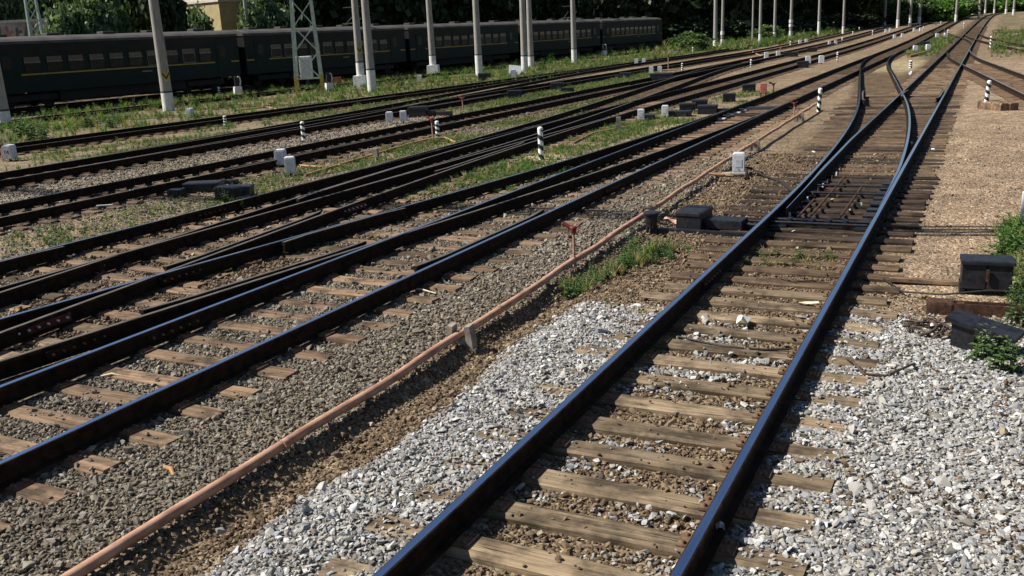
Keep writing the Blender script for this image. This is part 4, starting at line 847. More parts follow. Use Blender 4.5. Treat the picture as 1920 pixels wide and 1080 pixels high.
pole(984, 134, 12, 'front one of two close pale poles beside the white panel', white=1.3); pole(996, 125, 11, 'rear one of two close pale poles beside the white panel', white=1.0); pole(1077, 119, 10, 'lone pale pole before the fourth carriage', white=1.4)
pole(1341, 89, 7.5, 'dark-sided pole beyond the end of the train', white=1.0, mt='concrete'); pole(1354, 87, 5.5, 'pole with white fittings just beyond the end of the train', white=1.0, collar=1)
pole(1411, 77, 3.6, 'thin plain pole against the dark trees', white=0.0)
for q in ((1425, 79, 5.5), (1452, 75, 5.5), (1581, 63, 4.6)): pole(*q, 'pale pole with white foot against the dark trees', 'poles against the dark trees', white=1.2)
pole(1482, 72, 5.5, 'pale pole with a white collar against the dark trees', white=1.2, collar=2); pole(1535, 66, 5, 'pale pole with a bulky white foot against the dark trees', white=2.2)
for q in ((1658, 48, 4.6), (1683, 52, 5.2), (1706, 48, 4.4), (1723, 46, 5.0)): pole(*q, 'far pole with white foot before the green bushes', 'poles before the green bushes', white=1.5, H=13)
for q in ((1773, 37, 5.0), (1792, 40, 4.2), (1805, 35, 4.2), (1824, 27, 3.4), (1835, 35, 4.0), (1847, 26, 3.4), (1886, 26, 4.0), (1900, 28, 3.6), (1632, 40, 3.0), (1655, 40, 2.5), (1703, 40, 3.0), (1800, 30, 3), (1864, 25, 3)): pole(*q, 'distant slim pole where the tracks vanish', 'distant poles', white=1.4, H=13)
def thin_pole(px, py, dist, label, r=0.13, mt='concrete'):
    p = AT(px, py, dist); t_ = thing('concrete_pole', label, 'pole', (p.x, p.y, -0.3)); MB().cyl((0, 0, 0), (0, 0, 13), r, r*0.7, 10).build('shaft', mt, t_); MB().box((0, 0, 10.5), (0.1, 2.4, 0.1)).build('cross_arm', 'steel_dark', t_); return t_
thin_pole(461, 20, 92, 'pale pole with cables standing behind the first carriage', 0.2); thin_pole(1170, 20, 150, 'slim pole behind the fifth carriage', 0.16)

# ------------------------------------------------------------------ steel lattice towers
def tower(base, side, top, H, rz, label, mt='steel_green', low='steel_yellow', panels=7):
    t_ = thing('lattice_tower', label, 'lattice tower', base, rz)
    def cn(i, z): s_ = (side+(top-side)*z/H)/2; return Vector((s_*(1 if i in (1, 2) else -1), s_*(1 if i in (2, 3) else -1), z))
    for i in range(4):
        MB().box(cn(i, 0.45), (0.19, 0.19, 1.3)).build('leg_foot', low, t_)
        l_ = MB(); l_.cyl(cn(i, 1.1), cn(i, H), 0.135, 0.09, 4, sm=False); l_.build('leg', mt, t_)
    for i in range(4):
        j = (i+1) % 4; z = 0.9
        for k in range(panels):
            z1 = z+(H-0.9)/panels; a_, b_ = (i, j) if k % 2 else (j, i); MB().cyl(cn(a_, z), cn(b_, z1), 0.05, None, 4, sm=False).build('brace', mt, t_); z = z1
        MB().cyl(cn(i, 0.9), cn(j, 0.9), 0.04, None, 4, sm=False).build('ring_bar', mt, t_)
    return t_
pb = G(582, 172); tower((pb.x, pb.y, pb.z), 1.75, 0.75, 13, YAW+R(8), 'green steel lattice tower with yellow feet standing in the grass')
q = AT(64, 40, 84); tower((q.x, q.y, -0.3), 1.1, 0.5, 12, YAW+R(30), 'slender pale green lattice mast behind the first carriage', 'steel_green', 'steel_green', 9)
p = G(578, 166); t_ = thing('relay_cabinet', 'white ribbed cabinet raised inside the lattice tower foot', 'cabinet', (p.x, p.y, p.z), YAW)
MB().bbox((0, 0, 1.55), (0.85, 0.6, 1.55), 0.04).build('cabinet_body', 'box_white', t_)
for k in range(6): MB().box((0, -0.31, 0.95+k*0.24), (0.8, 0.03, 0.03)).build('rib', 'box_grey', t_)
for k in range(3): MB().box((-0.28+0.28*k, -0.31, 1.55), (0.03, 0.034, 1.4)).build('rib', 'box_grey', t_)
MB().cyl((0, 0, -0.1), (0, 0, 0.8), 0.12, None, 8).build('stand', 'iron_black', t_)
def dwarf(px, py, label, k=1.0):
    p = G(px, py); t_ = thing('dwarf_signal', label, 'dwarf signal', p, YAW+R(30)); MB().box((0, 0, 0.28*k), (0.62*k, 0.5*k, 0.62*k), 0, 0, 0.82).build('pedestal', 'whitewash', t_)
    MB().bbox((0, 0, 0.98*k), (0.36*k, 0.3*k, 0.72*k), 0.09*k).build('lamp_case', 'iron_black', t_); MB().tube([(0.05, -0.17*k, 1.3*k), (0.19*k, -0.17*k, 1.25*k), (0.22*k, -0.17*k, 0.95*k), (0.16*k, -0.17*k, 0.68*k)], 0.05*k, 6).build('hood', 'box_white', t_)
    for z in (0.85, 1.12): MB().cyl((0, -0.15*k, z*k), (0, -0.22*k, z*k), 0.08*k, 0.09*k, 8).build('lens_hood', 'iron_black', t_)
    return t_
dwarf(447, 178, 'black dwarf signal on a white block before the first carriage gap', 0.95); dwarf(618, 170, 'black dwarf signal on a white block beside the lattice tower', 0.9); dwarf(1133, 104, 'small dwarf signal on white blocks before the fifth carriage', 1.0)
p = G(632, 160); o = MB().box((0, 0, 0.25), (0.75, 0.1, 0.75)).build('red_board', 'panel_red', None, p, YAW); tag(o, 'small square red board beyond the lattice tower', 'board')
p = G(966, 140); o = MB().box((0, 0, 0.35), (1.0, 0.06, 0.8), 0, 0, 1.0, (R(-25), R(8), 0)).build('leaning_sheet', 'box_white', None, p, YAW); tag(o, 'tilted white panel leaning beside a pole in the grass', 'panel')

# ------------------------------------------------------------------ the train
def car_profile(): 
    side = [(1.74, 0.95), (1.74, 3.80)]; roof = []
    for k in range(1, 9): a_ = math.pi*k/9; roof.append((1.74*math.cos(a_)*1.0, 3.80+0.48*math.sin(a_)))
    return side, roof
LC, CL = 20.1, 19.45
def carriage(k, label, panto=False, cab=False, detail=True):
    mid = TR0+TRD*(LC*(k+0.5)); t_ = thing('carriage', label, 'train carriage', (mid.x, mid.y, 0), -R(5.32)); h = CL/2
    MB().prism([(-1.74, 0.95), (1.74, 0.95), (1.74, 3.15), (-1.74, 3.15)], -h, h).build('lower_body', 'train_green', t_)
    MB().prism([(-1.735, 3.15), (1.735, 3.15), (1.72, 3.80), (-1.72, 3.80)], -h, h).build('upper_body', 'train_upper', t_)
    rp = [(1.76, 3.78)]+[(1.76*math.cos(math.pi*j/10), 3.80+0.46*math.sin(math.pi*j/10)) for j in range(11)]+[(-1.76, 3.78)]
    rf = MB().prism(rp, -h-0.05, h+0.05).build('roof', 'train_roof', t_)
    for j in range(5): MB().bbox((0.2*(-1)**j, -h+2.2+j*3.7, 4.30), (0.7, 0.9, 0.22), 0.06).build('vent', 'train_roof', rf)
    MB().box((0, 0, 0.62), (2.7, CL*0.5, 0.62)).build('underframe_gear', 'train_under', t_)
    for s_ in (-1, 1):
        bg_ = MB(); bg_.box((0, s_*6.65, 0.62), (2.7, 3.3, 0.36)); o = bg_.build('bogie', 'train_under', t_)
        for dy in (-1.3, 1.3):
            w_ = MB(); w_.cyl((-0.85, s_*6.65+dy, 0.475), (0.85, s_*6.65+dy, 0.475), 0.07, None, 8)
            for sx in (-0.80, 0.80): w_.cyl((sx-0.06, s_*6.65+dy, 0.478), (sx+0.06, s_*6.65+dy, 0.478), 0.475, None, 16)
            w_.build('wheelset', 'train_under', o)
        MB().box((0, s_*(h+0.18), 2.35), (1.3, 0.42, 2.3)).build('gangway', 'train_under', t_)
        MB().box((1.745, s_*(h-1.55), 2.30), (0.03, 1.15, 2.1)).build('door', 'train_green', t_)
        d_ = MB().box((1.762, s_*(h-1.55), 2.72), (0.012, 0.5, 0.75)).build('door_window', 'train_pane', t_)
        MB().box((1.75, s_*(h-0.45), 2.0), (0.022, 0.75, 0.085)).build('stripe', 'train_stripe', t_)
    MB().box((1.75, 0, 2.0), (0.024, CL-4.7, 0.085)).build('stripe', 'train_stripe', t_)
    MB().box((1.75, 1.5, 1.72), (0.012, 0.8, 0.09)).build('number_strip', 'train_frame', t_)
    n = 10
    for j in range(n):
        y_ = -h+3.15+(CL-6.3)*j/(n-1); fr = MB(); st_ = random.choice((0, 0, 1, 2))
        fr.box((1.752, y_, 2.11), (0.03, 1.06, 0.05)); fr.box((1.752, y_, 3.02), (0.03, 1.06, 0.035))
        for sy in (-1, 1): fr.box((1.752, y_+sy*0.52, 2.56), (0.03, 0.035, 0.90))
        f_ = fr.build('window_frame', 'train_upper' if st_ == 0 else 'train_frame' if st_ == 2 else 'train_upper', t_)
        MB().box((1.746, y_, 2.40), (0.02, 1.02, 0.56)).build('pane', 'train_pane', f_); MB().box((1.747, y_, 2.86), (0.02, 1.02, 0.30)).build('vent_pane', 'train_vent', f_)
        MB().box((1.765, y_, 2.70+(0.05 if st_ == 2 else 0)), (0.03, 1.04, 0.07)).build('glazing_bar', 'train_frame', f_)
    if panto:
        pn = MB(); y0 = h-4.2
        for sx in (-0.6, 0.6):
            pn.cyl((sx, y0-0.9, 4.55), (sx, y0+0.2, 5.25), 0.035, None, 5); pn.cyl((sx, y0+0.2, 5.25), (sx*0.8, y0-0.7, 5.85), 0.03, None, 5)
        pn.box((0, y0-0.7, 5.88), (1.9, 0.25, 0.05)); pn.box((0, y0-0.5, 4.52), (1.5, 1.6, 0.07)); pn.build('pantograph', 'steel_dark', t_)
        for sx in (-0.6, 0.6):
            for dy in (-1.1, 0.1): MB().cyl((sx, y0+dy, 4.15), (sx, y0+dy, 4.5), 0.10, 0.07, 8).build('insulator', 'insulator', t_)
    if cab:
        MB().box((0, h+0.03, 2.9), (2.9, 0.05, 0.9)).build('cab_window', 'glass_dark', t_); MB().prism([(-1.7, 1.0), (1.7, 1.0), (1.66, 3.7), (1.2, 4.1), (-1.2, 4.1), (-1.66, 3.7)], h-0.02, h+0.02).build('cab_front', 'train_roof', t_)
    return t_
carriage(-1, 'dark green carriage with yellow stripe standing before the graffiti wall'); carriage(0, 'dark green carriage behind the lattice tower', True); carriage(1, 'dark green carriage behind the pole on a broad plinth'); carriage(2, 'dark green carriage with roof pantograph behind the lone pale pole', True); carriage(3, 'last dark green carriage with the rounded light-edged cab end', False, True)
carriage(-2, 'dark green carriage at the hidden rear of the train')

# ------------------------------------------------------------------ trees, bushes and buildings behind
def leaves(mb_n, centers, rad, size, seed, squash=0.8):
    r = np.random.default_rng(seed); n = len(centers); per = mb_n//n; P_ = np.repeat(centers, per, 0)+r.normal(0, 1, (n*per, 3))*np.repeat(rad, per)[:, None]*np.array([1, 1, squash]); m_ = len(P_)
    u = r.normal(size=(m_, 3)); u /= np.linalg.norm(u, axis=1)[:, None]; v = np.cross(u, r.normal(size=(m_, 3))); v /= np.linalg.norm(v, axis=1)[:, None]; s_ = size*r.uniform(0.6, 1.3, (m_, 1)); u = u*s_*0.5; v = v*s_*0.36
    return np.stack([P_-u, P_-v*1.0, P_+u, P_+v*1.0], 1).reshape(-1, 3)
def leaf_obj_mesh(name, co, mname):
    n = len(co)//4; me = bpy.data.meshes.new(name); me.vertices.add(len(co)); me.vertices.foreach_set('co', co.astype(np.float32).ravel()); me.loops.add(len(co)); me.loops.foreach_set('vertex_index', np.arange(len(co), dtype=np.int32))
    me.polygons.add(n); me.polygons.foreach_set('loop_start', np.arange(n, dtype=np.int32)*4); me.update(calc_edges=True); me.materials.append(MATS[mname]); return me
def crown(seed, mname, n=5200, size=0.075, clumps=46, low=0.12):     # unit crown: height 1, width about 0.75
    r = np.random.default_rng(seed); c_ = []
    while len(c_) < clumps:
        p_ = r.uniform(-1, 1, 3); 
        if 0.2 < np.linalg.norm(p_) < 1: c_.append([p_[0]*0.36*(1.05-0.25*p_[2]), p_[1]*0.36*(1.05-0.25*p_[2]), low+(1-low)*(0.5+0.47*p_[2])])
    c_ = np.array(c_); return leaf_obj_mesh('crown', leaves(n, c_, r.uniform(0.045, 0.085, clumps), size, seed+1), mname)
CR = {k: [crown(1000+10*i+j, k) for j in range(3)] for i, k in enumerate(('leaf_dark', 'leaf_mid', 'leaf_light', 'leaf_pale'))}
def bush(seed, mname, n=3000, size=0.10, clumps=26):
    r = np.random.default_rng(seed); a_ = r.uniform(0, 6.28, clumps); d_ = np.sqrt(r.uniform(0, 1, clumps))*0.5; z = r.uniform(0.08, 0.85, clumps)*(1-0.7*d_**1.5*1.2)
    return leaf_obj_mesh('foliage', leaves(n, np.c_[np.cos(a_)*d_, np.sin(a_)*d_, z], r.uniform(0.06, 0.11, clumps), size, seed+1), mname)
BU = {k: [bush(1200+10*i+j, k) for j in range(2)] for i, k in enumerate(('leaf_dark', 'leaf_mid', 'leaf_light'))}
def trunk_mesh(seed):
    r = np.random.default_rng(seed); mb = MB(); mb.tube([(0, 0, -0.03), (0.006, 0.004, 0.25), (-0.008, 0.01, 0.5), (0.01, 0.0, 0.85)], [0.026, 0.019, 0.014, 0.004], 8)
    for k in range(5): z = 0.22+0.11*k; a_ = r.uniform(0, 6.28); mb.tube([(0, 0, z), (0.09*math.cos(a_), 0.09*math.sin(a_), z+0.09), (0.2*math.cos(a_), 0.2*math.sin(a_), z+0.2)], [0.011, 0.007, 0.002], 5)
    return mesh_of(mb, 'trunk', 'bark')
TRK = [trunk_mesh(j) for j in range(2)]
def tree(pos, H, W, kind_, label, group=None):
    t_ = thing('broadleaf_tree', label, 'tree', pos, random.uniform(0, 6.28), group)
    place('trunk', random.choice(TRK), t_, (0, 0, 0), 0, (H, H, H)); place('crown', random.choice(CR[kind_]), t_, (0, 0, 0), random.uniform(0, 6.28), (W, W, H)); return t_
def shrub(pos, H, W, kind_, label, group=None):
    t_ = thing('shrub', label, 'shrub', pos, random.uniform(0, 6.28), group); place('foliage', random.choice(BU[kind_]), t_, (0, 0, 0), 0, (W, W, H))
    MB().cyl((0, 0, -0.2), (0, 0, H*0.5), 0.05, 0.02, 6).build('stem', 'bark', t_); return t_
def at_px(px, dist):                                   # on the ground in the direction of a pixel column at the horizon
    d = ray(px, 110-97*px/1900); h = math.hypot(d.x, d.y); X_, Y_ = d.x/h*dist, d.y/h*dist; return Vector((X_, Y_, -0.3+float(rise(Y_))))
# buildings
def building(c, rz, w_, d_, floors, label, lowm, upm, win=True, fh=3.4, roofm='roof_tin'):
    t_ = thing('building', label, 'building', c, rz); H0 = fh*1.0
    MB().box((0, 0, H0/2+fh*0.5-1.5), (w_, d_, H0+fh+3)).build('ground_storey_wall', lowm, t_); MB().box((0, 0, H0+fh+fh*(floors-1)/2), (w_-0.1, d_-0.1, fh*(floors-1)-0.01)).build('upper_wall', upm, t_)
    MB().box((0, 0, H0+fh), (w_+0.3, d_+0.3, 0.25)).build('cornice', upm, t_); MB().box((0, 0, H0+fh*floors+0.2), (w_+0.6, d_+0.6, 0.4)).build('roof', roofm, t_)
    nw = int(w_/2.6)
    for f_ in range(floors-1 if win else 0):
        for k in range(nw):
            x_ = -w_/2+w_*(k+0.5)/nw; z = H0+fh*1.45+fh*f_; wf = MB().box((x_, -d_/2+0.02, z), (1.3, 0.12, 1.9)).build('window', upm, t_); MB().box((x_, -d_/2-0.045, z), (1.1, 0.03, 1.7)).build('pane', 'glass_dark', wf)
    return t_
q = at_px(372, 122); building((q.x-3, q.y, 1.0), YAW-R(38), 34, 12, 4, 'cream plastered house with dark windows above a yellow ground storey', 'plaster_yellow', 'plaster_cream')
q = at_px(455, 118); building((q.x, q.y, -1.0), YAW-R(35), 8.5, 8, 2, 'low yellow plastered house half hidden by trees behind the train', 'plaster_yellow', 'plaster_yellow', False, 3.4)
q = at_px(60, 92); gw = thing('graffiti_wall', 'grimy concrete wall with dark and red spray paint behind the first carriage', 'wall', (q.x, q.y, 0), YAW+R(-2))
for k in range(6): MB().box((-5.6+k*2.25, 0, 2.9), (2.2, 0.25, 6.0)).build('wall_panel', 'wall_dirty', gw)
MB().box((0, 0, 6.0), (13.6, 0.4, 0.22)).build('coping', 'concrete', gw)
for k in range(14):
    x_ = -4.6+k*0.75; s_ = MB(); s_.box((x_, -0.14, 4.95+0.12*math.sin(k*2.1)), (0.24, 0.02, 1.15), 0, 0, 0.8, (0, 0.3*math.sin(k*1.3), 0))
    if k % 3: s_.box((x_+0.28, -0.14, 5.1), (0.35, 0.02, 0.22), 0, 0, 1, (0, 0.4*math.sin(k), 0))
    s_.build('spray_stroke', 'spray_dark' if k % 4 else 'spray_red', gw)
q = at_px(30, 90); o = MB().box((0, 0, 2.4), (16, 3.2, 5.0), 0, 0, 1.0).build('lean_to', 'concrete', None, (q.x-4, q.y-1, -0.3), YAW-R(2)); tag(o, 'flat pale lean-to roof along the foot of the graffiti wall', 'shed')

TPX = [-200, 0, 455, 763, 975, 1131, 1241, 1400, 1700]; TDS = [60, 67, 77, 90, 106, 124, 142, 160, 180]
def behind(px, d_): return float(np.interp(px, TPX, TDS))+d_
dk = 'dark shaded tree in the dense row behind the train'
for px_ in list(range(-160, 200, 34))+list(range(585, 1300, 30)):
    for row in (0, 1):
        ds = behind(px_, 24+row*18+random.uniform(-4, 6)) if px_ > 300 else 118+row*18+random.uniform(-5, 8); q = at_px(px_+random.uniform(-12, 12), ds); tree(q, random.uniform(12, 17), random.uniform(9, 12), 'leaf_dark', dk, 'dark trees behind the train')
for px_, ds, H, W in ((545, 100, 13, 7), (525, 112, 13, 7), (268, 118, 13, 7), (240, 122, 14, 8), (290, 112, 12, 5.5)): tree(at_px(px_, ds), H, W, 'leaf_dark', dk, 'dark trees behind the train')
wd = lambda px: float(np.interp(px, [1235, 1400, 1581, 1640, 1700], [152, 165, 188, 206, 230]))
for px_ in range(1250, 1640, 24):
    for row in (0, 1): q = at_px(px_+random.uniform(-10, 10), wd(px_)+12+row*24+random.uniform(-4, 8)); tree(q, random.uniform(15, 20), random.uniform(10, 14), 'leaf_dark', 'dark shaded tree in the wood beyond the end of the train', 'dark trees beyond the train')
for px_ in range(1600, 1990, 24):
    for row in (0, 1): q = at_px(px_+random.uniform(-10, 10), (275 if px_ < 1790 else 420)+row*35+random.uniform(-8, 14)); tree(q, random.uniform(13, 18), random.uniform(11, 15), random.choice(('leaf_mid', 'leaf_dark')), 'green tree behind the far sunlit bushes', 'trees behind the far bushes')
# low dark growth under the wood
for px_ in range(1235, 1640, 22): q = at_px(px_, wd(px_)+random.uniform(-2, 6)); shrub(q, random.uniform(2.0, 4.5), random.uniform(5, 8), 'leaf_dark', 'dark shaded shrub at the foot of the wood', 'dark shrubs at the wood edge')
for px_ in list(range(-40, 520, 36))+list(range(530, 1250, 30)): q = at_px(px_, behind(px_, 13)); shrub(q, random.uniform(2.6, 3.4) if px_ < 525 else random.uniform(3.4, 5.0), random.uniform(5, 8), 'leaf_dark', 'dark shrub close behind the carriages', 'dark shrubs behind the carriages')  # the low hidden ones are added to darken what shows beneath the train
# sunlit ones
for px_ in range(1604, 1800, 13): q = at_px(px_+random.uniform(-5, 5), 228+random.uniform(-8, 16)); shrub(q, random.uniform(4.0, 6.0), random.uniform(6.5, 9), random.choice(('leaf_mid', 'leaf_light')), 'bright sunlit green bush behind the far poles', 'sunlit bushes behind the far poles')
for px_ in range(1790, 1990, 11): q = at_px(px_+random.uniform(-5, 5), 385+random.uniform(-10, 20)); shrub(q, random.uniform(6, 10), random.uniform(11, 15), random.choice(('leaf_light', 'leaf_mid')), 'hazy green bush where the tracks vanish', 'green bushes where the tracks vanish')
for px_, ds, H, W in ((14, 97, 12.5, 6), (128, 86, 7.6, 4.4), (152, 84, 7.0, 4.4), (180, 85, 8.0, 4.8), (206, 88, 9.5, 5), (95, 104, 13, 6.5)): tree(at_px(px_, ds), H, W, 'leaf_pale', 'sunlit pale-leaved tree above the first carriage', 'sunlit trees above the first carriage')
tree(at_px(312, 90), 10.5, 5, 'leaf_dark', 'dark narrow tree between the leaning-looking pole and the cream house')
for px_, ds, H, W, lb in ((330, 92, 5.6, 3.0, 'small light bush before the cream house'), (377, 95, 7.0, 3.6, 'bright young tree before the yellow wall'), (482, 93, 7.2, 4.5, 'sunlit leafy tree beside the pale cable pole'), (505, 95, 8.6, 5, 'speckled sunlit tree right of the yellow house')): tree(at_px(px_, ds), H, W, 'leaf_pale', lb)
for px_, py_ in ((1302, 95), (1288, 88), (1438, 75), (1436, 72)): q = G(px_, py_); shrub((q.x, q.y, q.z), 2.2, 4.0, 'leaf_mid', 'single lit bush at the edge of the dark wood', 'lit bushes at the edge of the wood')
# far wood closing the view
r_ = np.random.default_rng(5); co = []
for k in range(150):
    px_ = -200+2400*k/150; q = at_px(px_, 165 if px_ < 1250 else 250 if px_ < 1620 else 480); co.append((q.x+r_.normal(0, 4), q.y+r_.normal(0, 4), r_.uniform(2, 13)))
    co.append((q.x+r_.normal(0, 4), q.y+r_.normal(0, 4), r_.uniform(2, 15)))
fw = bpy.data.objects.new('far_wood', leaf_obj_mesh('far_wood', leaves(42000, np.array(co), np.full(len(co), 3.6), 1.7, 99, 0.9), 'leaf_dark')); col.objects.link(fw); tag(fw, 'dense dark wood closing off the far side of the yard', None, None, 'stuff')

# weeds that stand alone
def weed_plant(pos, H, kind_, label, seed, leaves_=14, stems=6, ls=0.22):
    t_ = thing('weed_plant', label, 'weed', pos, random.uniform(0, 6)); o = place('foliage', weed_mesh(seed, kind_, stems, leaves_, 1.0, ls, 0.25), t_, (0, 0, 0), 0, (H*1.25, H*1.25, H)); return t_
for px_, py_, H, lb in ((1838, 672, 0.42, 'leafy dark green weed growing around the tilted black plate'), (1880, 700, 0.48, 'broad leafy weed clump at the verge below the black plate'), (1868, 640, 0.30, 'leafy weed behind the tilted black plate'), (1900, 470, 0.62, 'bright broad-leaved weed beside the white post'), (1876, 500, 0.60, 'tall leafy weed behind the big black box'), (1905, 610, 0.35, 'low leafy weed beside the rusty channel'), (60, 268, 1.1, 'tall bushy weed at the foot of the thick pole'), (35, 262, 1.2, 'tallest bushy weed hiding the thick pole foot'), (80, 262, 0.9, 'spreading bushy weed right of the thick pole'), (165, 238, 0.8, 'dark bushy weed among the grass before the train'), (205, 240, 0.7, 'round bushy weed near the leaning-looking pole'), (745, 165, 1.0, 'round dark bush beside the stout pole'), (640, 187, 0.7, 'pale-leaved weed below the lattice tower'), (1015, 132, 1.2, 'dark bush beside the two close poles'), (420, 378, 0.32, 'flowering weed before the black machines'), (452, 395, 0.28, 'small weed growing between the third track rails'), (1185, 470, 0.30, 'upright pale weed under the pink pipe'), (900, 645, 0.14, 'small weed at the foot of the concrete stubs'), (1035, 832, 0.12, 'tiny weed against the near rail'), (920, 975, 0.09, 'tiny grey weed at the bottom end of the near rail')):
    weed_plant(G(px_, py_), H, 'grass_fresh' if 'bright' in lb or 'pale' in lb else 'leaf_mid', lb, hash(lb) % 1000 if False else px_, 12 if H > 0.2 else 5, 9 if H > 0.5 else 6)

# ------------------------------------------------------------------ clutter at the right-hand verge
p = G(1846, 548); t_ = thing('relay_box', 'big black hinged box on short legs at the right-hand verge', 'relay box', p, R(4))
for sx, w_ in ((-0.138, 0.262), (0.134, 0.262)): MB().bbox((sx, 0, 0.23), (w_, 0.32, 0.30), 0.012).build('case_half', 'iron_black', t_)
MB().bbox((0, 0, 0.395), (0.57, 0.37, 0.045), 0.015).build('lid', 'iron_black', t_); MB().box((0, -0.19, 0.25), (0.03, 0.03, 0.14)).build('latch', 'iron_rusty', t_)
for sx in (-0.25, 0.25): MB().box((sx, 0, 0.04), (0.06, 0.25, 0.18)).build('leg', 'iron_black', t_)
p = G(1745, 532); o = MB().box((0, 0, 0.03), (0.95, 0.09, 0.045)).build('plank', 'wood_brown', None, p, R(2)); tag(o, 'thin brown plank leading to the big black box', 'plank')
p = G(1862, 590); o = MB().prism([(-0.07, 0), (0.07, 0), (0.07, 0.12), (0.055, 0.12), (0.055, 0.015), (-0.055, 0.015), (-0.055, 0.12), (-0.07, 0.12)], -0.55, 0.75, 0, Matrix.Rotation(R(-86), 4, 'Z')).build('steel_channel', 'iron_rusty', None, p); tag(o, 'rusty steel channel lying before the big black box', 'steel channel')
p = G(1762, 583); t_ = thing('rusty_block', 'rusty iron block half buried beside the channel', 'iron block', p, R(5)); MB().bbox((0, 0, 0.04), (0.28, 0.20, 0.18), 0.03).build('block', 'iron_rusty', t_); MB().cyl((0.17, 0, 0.07), (0.24, 0, 0.07), 0.05, None, 8).build('stub', 'iron_rusty', t_)
p = G(1806, 655); t_ = thing('tilted_plate', 'tilted black steel plate on a dark stand among weeds', 'steel plate', p, R(-20))
MB().box((0.17, 0.03, 0.27), (0.66, 0.26, 0.045), 0, 0, 1, (R(6), R(9), 0)).build('plate', 'iron_black', t_); MB().box((0.0, 0.05, 0.09), (0.22, 0.2, 0.34)).build('stand', 'grease_black', t_); MB().box((0.34, 0.06, 0.05), (0.1, 0.16, 0.3)).build('stand', 'grease_black', t_)
p = G(1742, 628); wr = thing('wire_tangle', 'tangle of brown wire and hose beside the tilted black plate', 'wire tangle', p)
for k in range(7):
    pts = []; ph = random.uniform(0, 6)
    for j in range(12): a_ = j*0.55+ph; pts.append((0.16*math.cos(a_)*(1+0.3*math.sin(k))+random.gauss(0, 0.015)+0.03*(k-3), 0.2*math.sin(a_*0.9+k)*0.9, 0.03+0.10*abs(math.sin(a_*0.7+k))))
    MB().tube(pts, 0.009 if k else 0.016, 5).build('wire', 'wire_brown', wr)
o = MB().tube(dense([(-1.05, 12.4, -0.21), (-0.7, 11.6, -0.19), (-0.25, 11.35, -0.12), (0.2, 11.4, -0.05), (0.9, 11.5, -0.06)], 6), 0.012, 6).build('cable', 'cable_black'); tag(o, 'thin black cable crossing the verge to the rusty block', 'cable')
o = MB().tube(dense([(-1.0, 9.0, -0.185), (-0.93, 8.8, -0.13), (-0.80, 8.62, -0.18), (-0.62, 8.66, -0.19), (-0.42, 8.9, -0.14), (-0.40, 9.1, -0.2)], 5), 0.012, 6).build('hose', 'wire_brown'); tag(o, 'bent brown hose looped over a sleeper end beside the near rail', 'hose')
o = MB().tube(dense([(-2.3, 12.0, -0.18), (-2.15, 11.75, -0.15), (-1.95, 11.65, -0.17), (-1.75, 11.8, -0.18)], 5), 0.010, 6).build('hose', 'wire_brown'); tag(o, 'curled thin hose lying on a sleeper between the near rails', 'hose')
o = MB().tube(dense([(-2.7, 9.1, -0.165), (-2.2, 9.0, -0.19), (-1.8, 9.02, -0.185), (-1.5, 9.1, -0.17)], 5), 0.012, 6).build('cable', 'cable_black'); tag(o, 'black cable along a sleeper edge between the near rails', 'cable')
p = G(1916, 432); t_ = thing('white_post', 'white painted post at the right-hand verge', 'post', p); MB().bbox((0.02, 0, 0.28), (0.12, 0.08, 0.62), 0.02).build('post_body', 'box_white', t_)
p = G(1918, 500); t_ = thing('mushroom_cap', 'brown round iron cap on a stem at the right-hand verge', 'iron cap', p); MB().lathe((0, 0, 0.16), [(0.03, -0.2), (0.03, 0.0), (0.12, 0.01), (0.11, 0.06), (0.05, 0.09)], 12).build('cap', 'iron_rusty', t_)

# ------------------------------------------------------------------ litter, big stones, sticks
def scrap(px_, py_, w_, d_, m_, label, cat='litter', z=0.03, rz=None, h_=0.02, zb=-0.20):
    p = G(px_, py_, zb); r = np.random.default_rng(px_); mb = MB(); n = 7; vs_ = [(0, 0, h_*1.2)]
    for k in range(n): a_ = 2*math.pi*k/n; q = r.uniform(0.6, 1.0); vs_.append((w_/2*math.cos(a_)*q, d_/2*math.sin(a_)*q, h_*r.uniform(-0.3, 1.4)))
    mb.add(vs_, [(0, k+1, (k+1) % n+1) for k in range(n)]); bot = [(x_, y_, z_-0.004) for x_, y_, z_ in vs_]; mb.add(bot, [(0, (k+1) % n+1, k+1) for k in range(n)])
    o = mb.build('paper_scrap' if cat == 'litter' else cat.replace(' ', '_'), m_, None, (p.x, p.y, p.z+z), r.uniform(0, 6) if rz is None else rz, fix=False); return tag(o, label, cat)
scrap(1392, 606, 0.30, 0.18, 'paper', 'crumpled cream paper on a near-track sleeper edge', h_=0.05); scrap(1350, 1003, 0.10, 0.09, 'plastic_white', 'white plastic scrap leaning against the outer near rail', h_=0.06)
scrap(1552, 951, 0.05, 0.04, 'orange_peel', 'bit of orange peel on the pale stones', h_=0.02); scrap(545, 662, 0.09, 0.05, 'plastic_white', 'white scrap on a sleeper end of the second track', h_=0.03); scrap(162, 652, 0.10, 0.07, 'paper', 'pale ring of paper inside the second track', h_=0.02)
scrap(1594, 398, 0.22, 0.05, 'paper', 'long pale scrap between the near point blades', h_=0.02); scrap(1612, 389, 0.14, 0.09, 'paper', 'crumpled pale scrap beside a long bar in the near points', h_=0.05); scrap(1560, 377, 0.2, 0.06, 'splinter', 'pale splinter behind the front rods of the near points', h_=0.02)
scrap(1488, 438, 0.10, 0.05, 'paper', 'small white scrap on a dark sleeper before the near points', h_=0.02); scrap(1709, 272, 0.14, 0.10, 'plastic_white', 'red and white packet between the right-hand blade and rail', h_=0.05); scrap(1525, 287, 0.14, 0.06, 'paper', 'pale scrap on sleepers left of the near points', h_=0.02)
